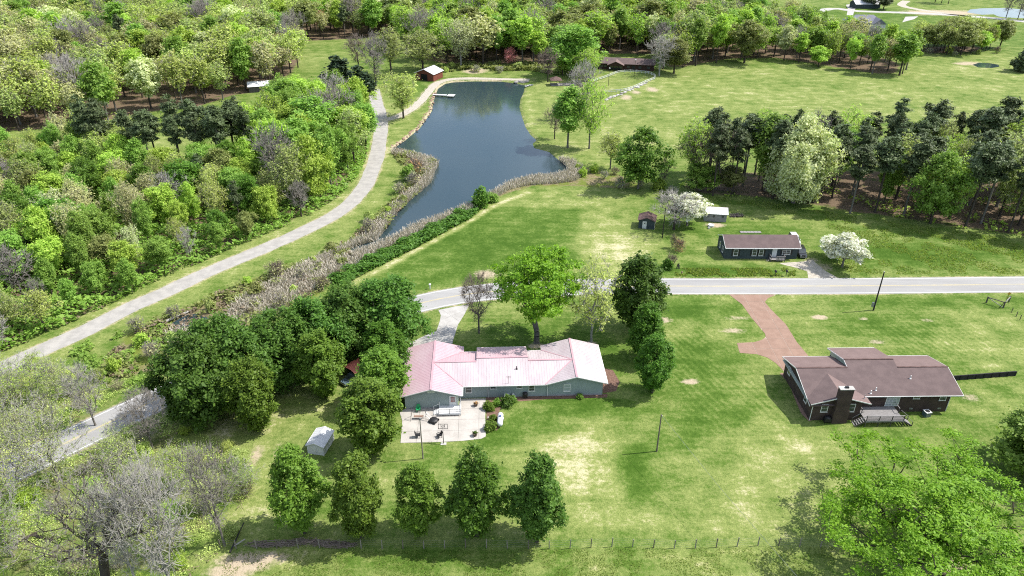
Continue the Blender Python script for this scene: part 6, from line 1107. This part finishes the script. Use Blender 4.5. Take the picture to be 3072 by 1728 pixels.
stuff('grove_undergrowth', cover(WOOD_PINE, 9000, 1.5, .6, rg, 6, .5), 'leaf_lime', 'patches of lime green undergrowth in the pine grove', 'undergrowth'); stuff('wood_edge_scrub', cover(fpoly([(1110, 182), (1330, 178), (1400, 190), (1480, 180), (1400, 170), (1330, 162), (1110, 166)]), 6000, 2.4, .9, rg, 6, -.5), 'leaf_dusk', 'scrub along the foot of the back wood beyond the pond', 'scrub')
bpz = [(G(760 + 300 * t, 1640 + 5 * math.sin(t * 9)), t) for t in np.linspace(0, 1, 60)]; dead = MB()
for q, t in bpz:
    for _ in range(5): dead.bar((q.x + rr.uniform(-1.2, 1.2), q.y + rr.uniform(-.2, 1.0), rr.uniform(.02, .3)), (q.x + rr.uniform(-1.6, 1.6), q.y + rr.uniform(-.2, 1.0), rr.uniform(.1, .6)), rr.uniform(.03, .07))
tag(dead.build('dead_branches', 'twig_brown', None, kind='stuff'), 'heap of dead grey branches lying along the wire fence', 'branches')
# shrubs scattered in the creek bottom
rnd = random.Random(41)
for x, y in scatter(MARSH, 5.5, rnd):
    q = rnd.random(); k, l, h = (('twiggy%d' % rnd.randrange(2), rnd.choice(['tan', 'bud']), rnd.uniform(2, 4)) if q < .5 else ('shrub%d' % rnd.randrange(3), rnd.choice(['bud', 'olive', 'dusk', 'lime']), rnd.uniform(1.5, 3)))
    if y > 205: continue
    tree(k, l, (x, y), h, h * rnd.uniform(.8, 1.2), ('twiggy half-bare bush in the creek bottom' if k[0] == 't' else 'leafy %s bush in the creek bottom' % {'bud': 'yellow-green', 'olive': 'olive', 'dusk': 'dark', 'lime': 'lime'}[l]), ('twiggy' if k[0] == 't' else l) + ' bushes in the creek bottom', name='bush', cat_='bush', rnd=rnd, twig=rnd.choice(['twig_grey', 'twig_brown']))
for ps, n, gname in ((WOOD_SW, 4.2, 'foreground thicket'), (fpoly([(1110, 186), (1340, 182), (1480, 175), (1400, 166), (1110, 168)]), 9.0, 'strip below the back wood'), (fpoly([(300, 330), (420, 300), (520, 300), (640, 290), (560, 330), (400, 350), (250, 345), (180, 330)]), 8.0, 'small clearing'), (fpoly([(2300, 145), (2510, 138), (2510, 128), (2300, 132)]), 8.0, 'foot of the copse'), (fpoly([(1440, 425), (1560, 440), (1700, 480), (1690, 492), (1540, 470), (1450, 455)]), 5.0, 'brushy drain below the pasture')):
    for x, y in scatter(ps, n, rnd):
        k, l = rnd.choice([('twiggy0', 'tan'), ('twiggy1', 'bud'), ('shrub0', 'lime'), ('shrub1', 'bud'), ('shrub2', 'olive')] if ps is not WOOD_SW else [('ntwig0', 'tan'), ('ntwig0', 'bud'), ('nshrub0', 'lime'), ('nshrub1', 'bud'), ('nshrub0', 'olive')]); h = rnd.uniform(1.4, 3.2)
        tree(k, l, (x, y), h, h * rnd.uniform(.9, 1.3), ('twiggy %s bush in the %s' % ('tan' if l == 'tan' else 'budding', gname) if 'tw' in k else 'leafy %s bush in the %s' % ({'bud': 'yellow-green', 'olive': 'olive', 'lime': 'lime'}[l], gname)), '%s bushes in the %s' % (('twiggy ' if 'tw' in k else 'leafy ') + l, gname), name='bush', cat_='bush', rnd=rnd, twig=rnd.choice(['twig_grey', 'twig_brown', 'twig_pale']))
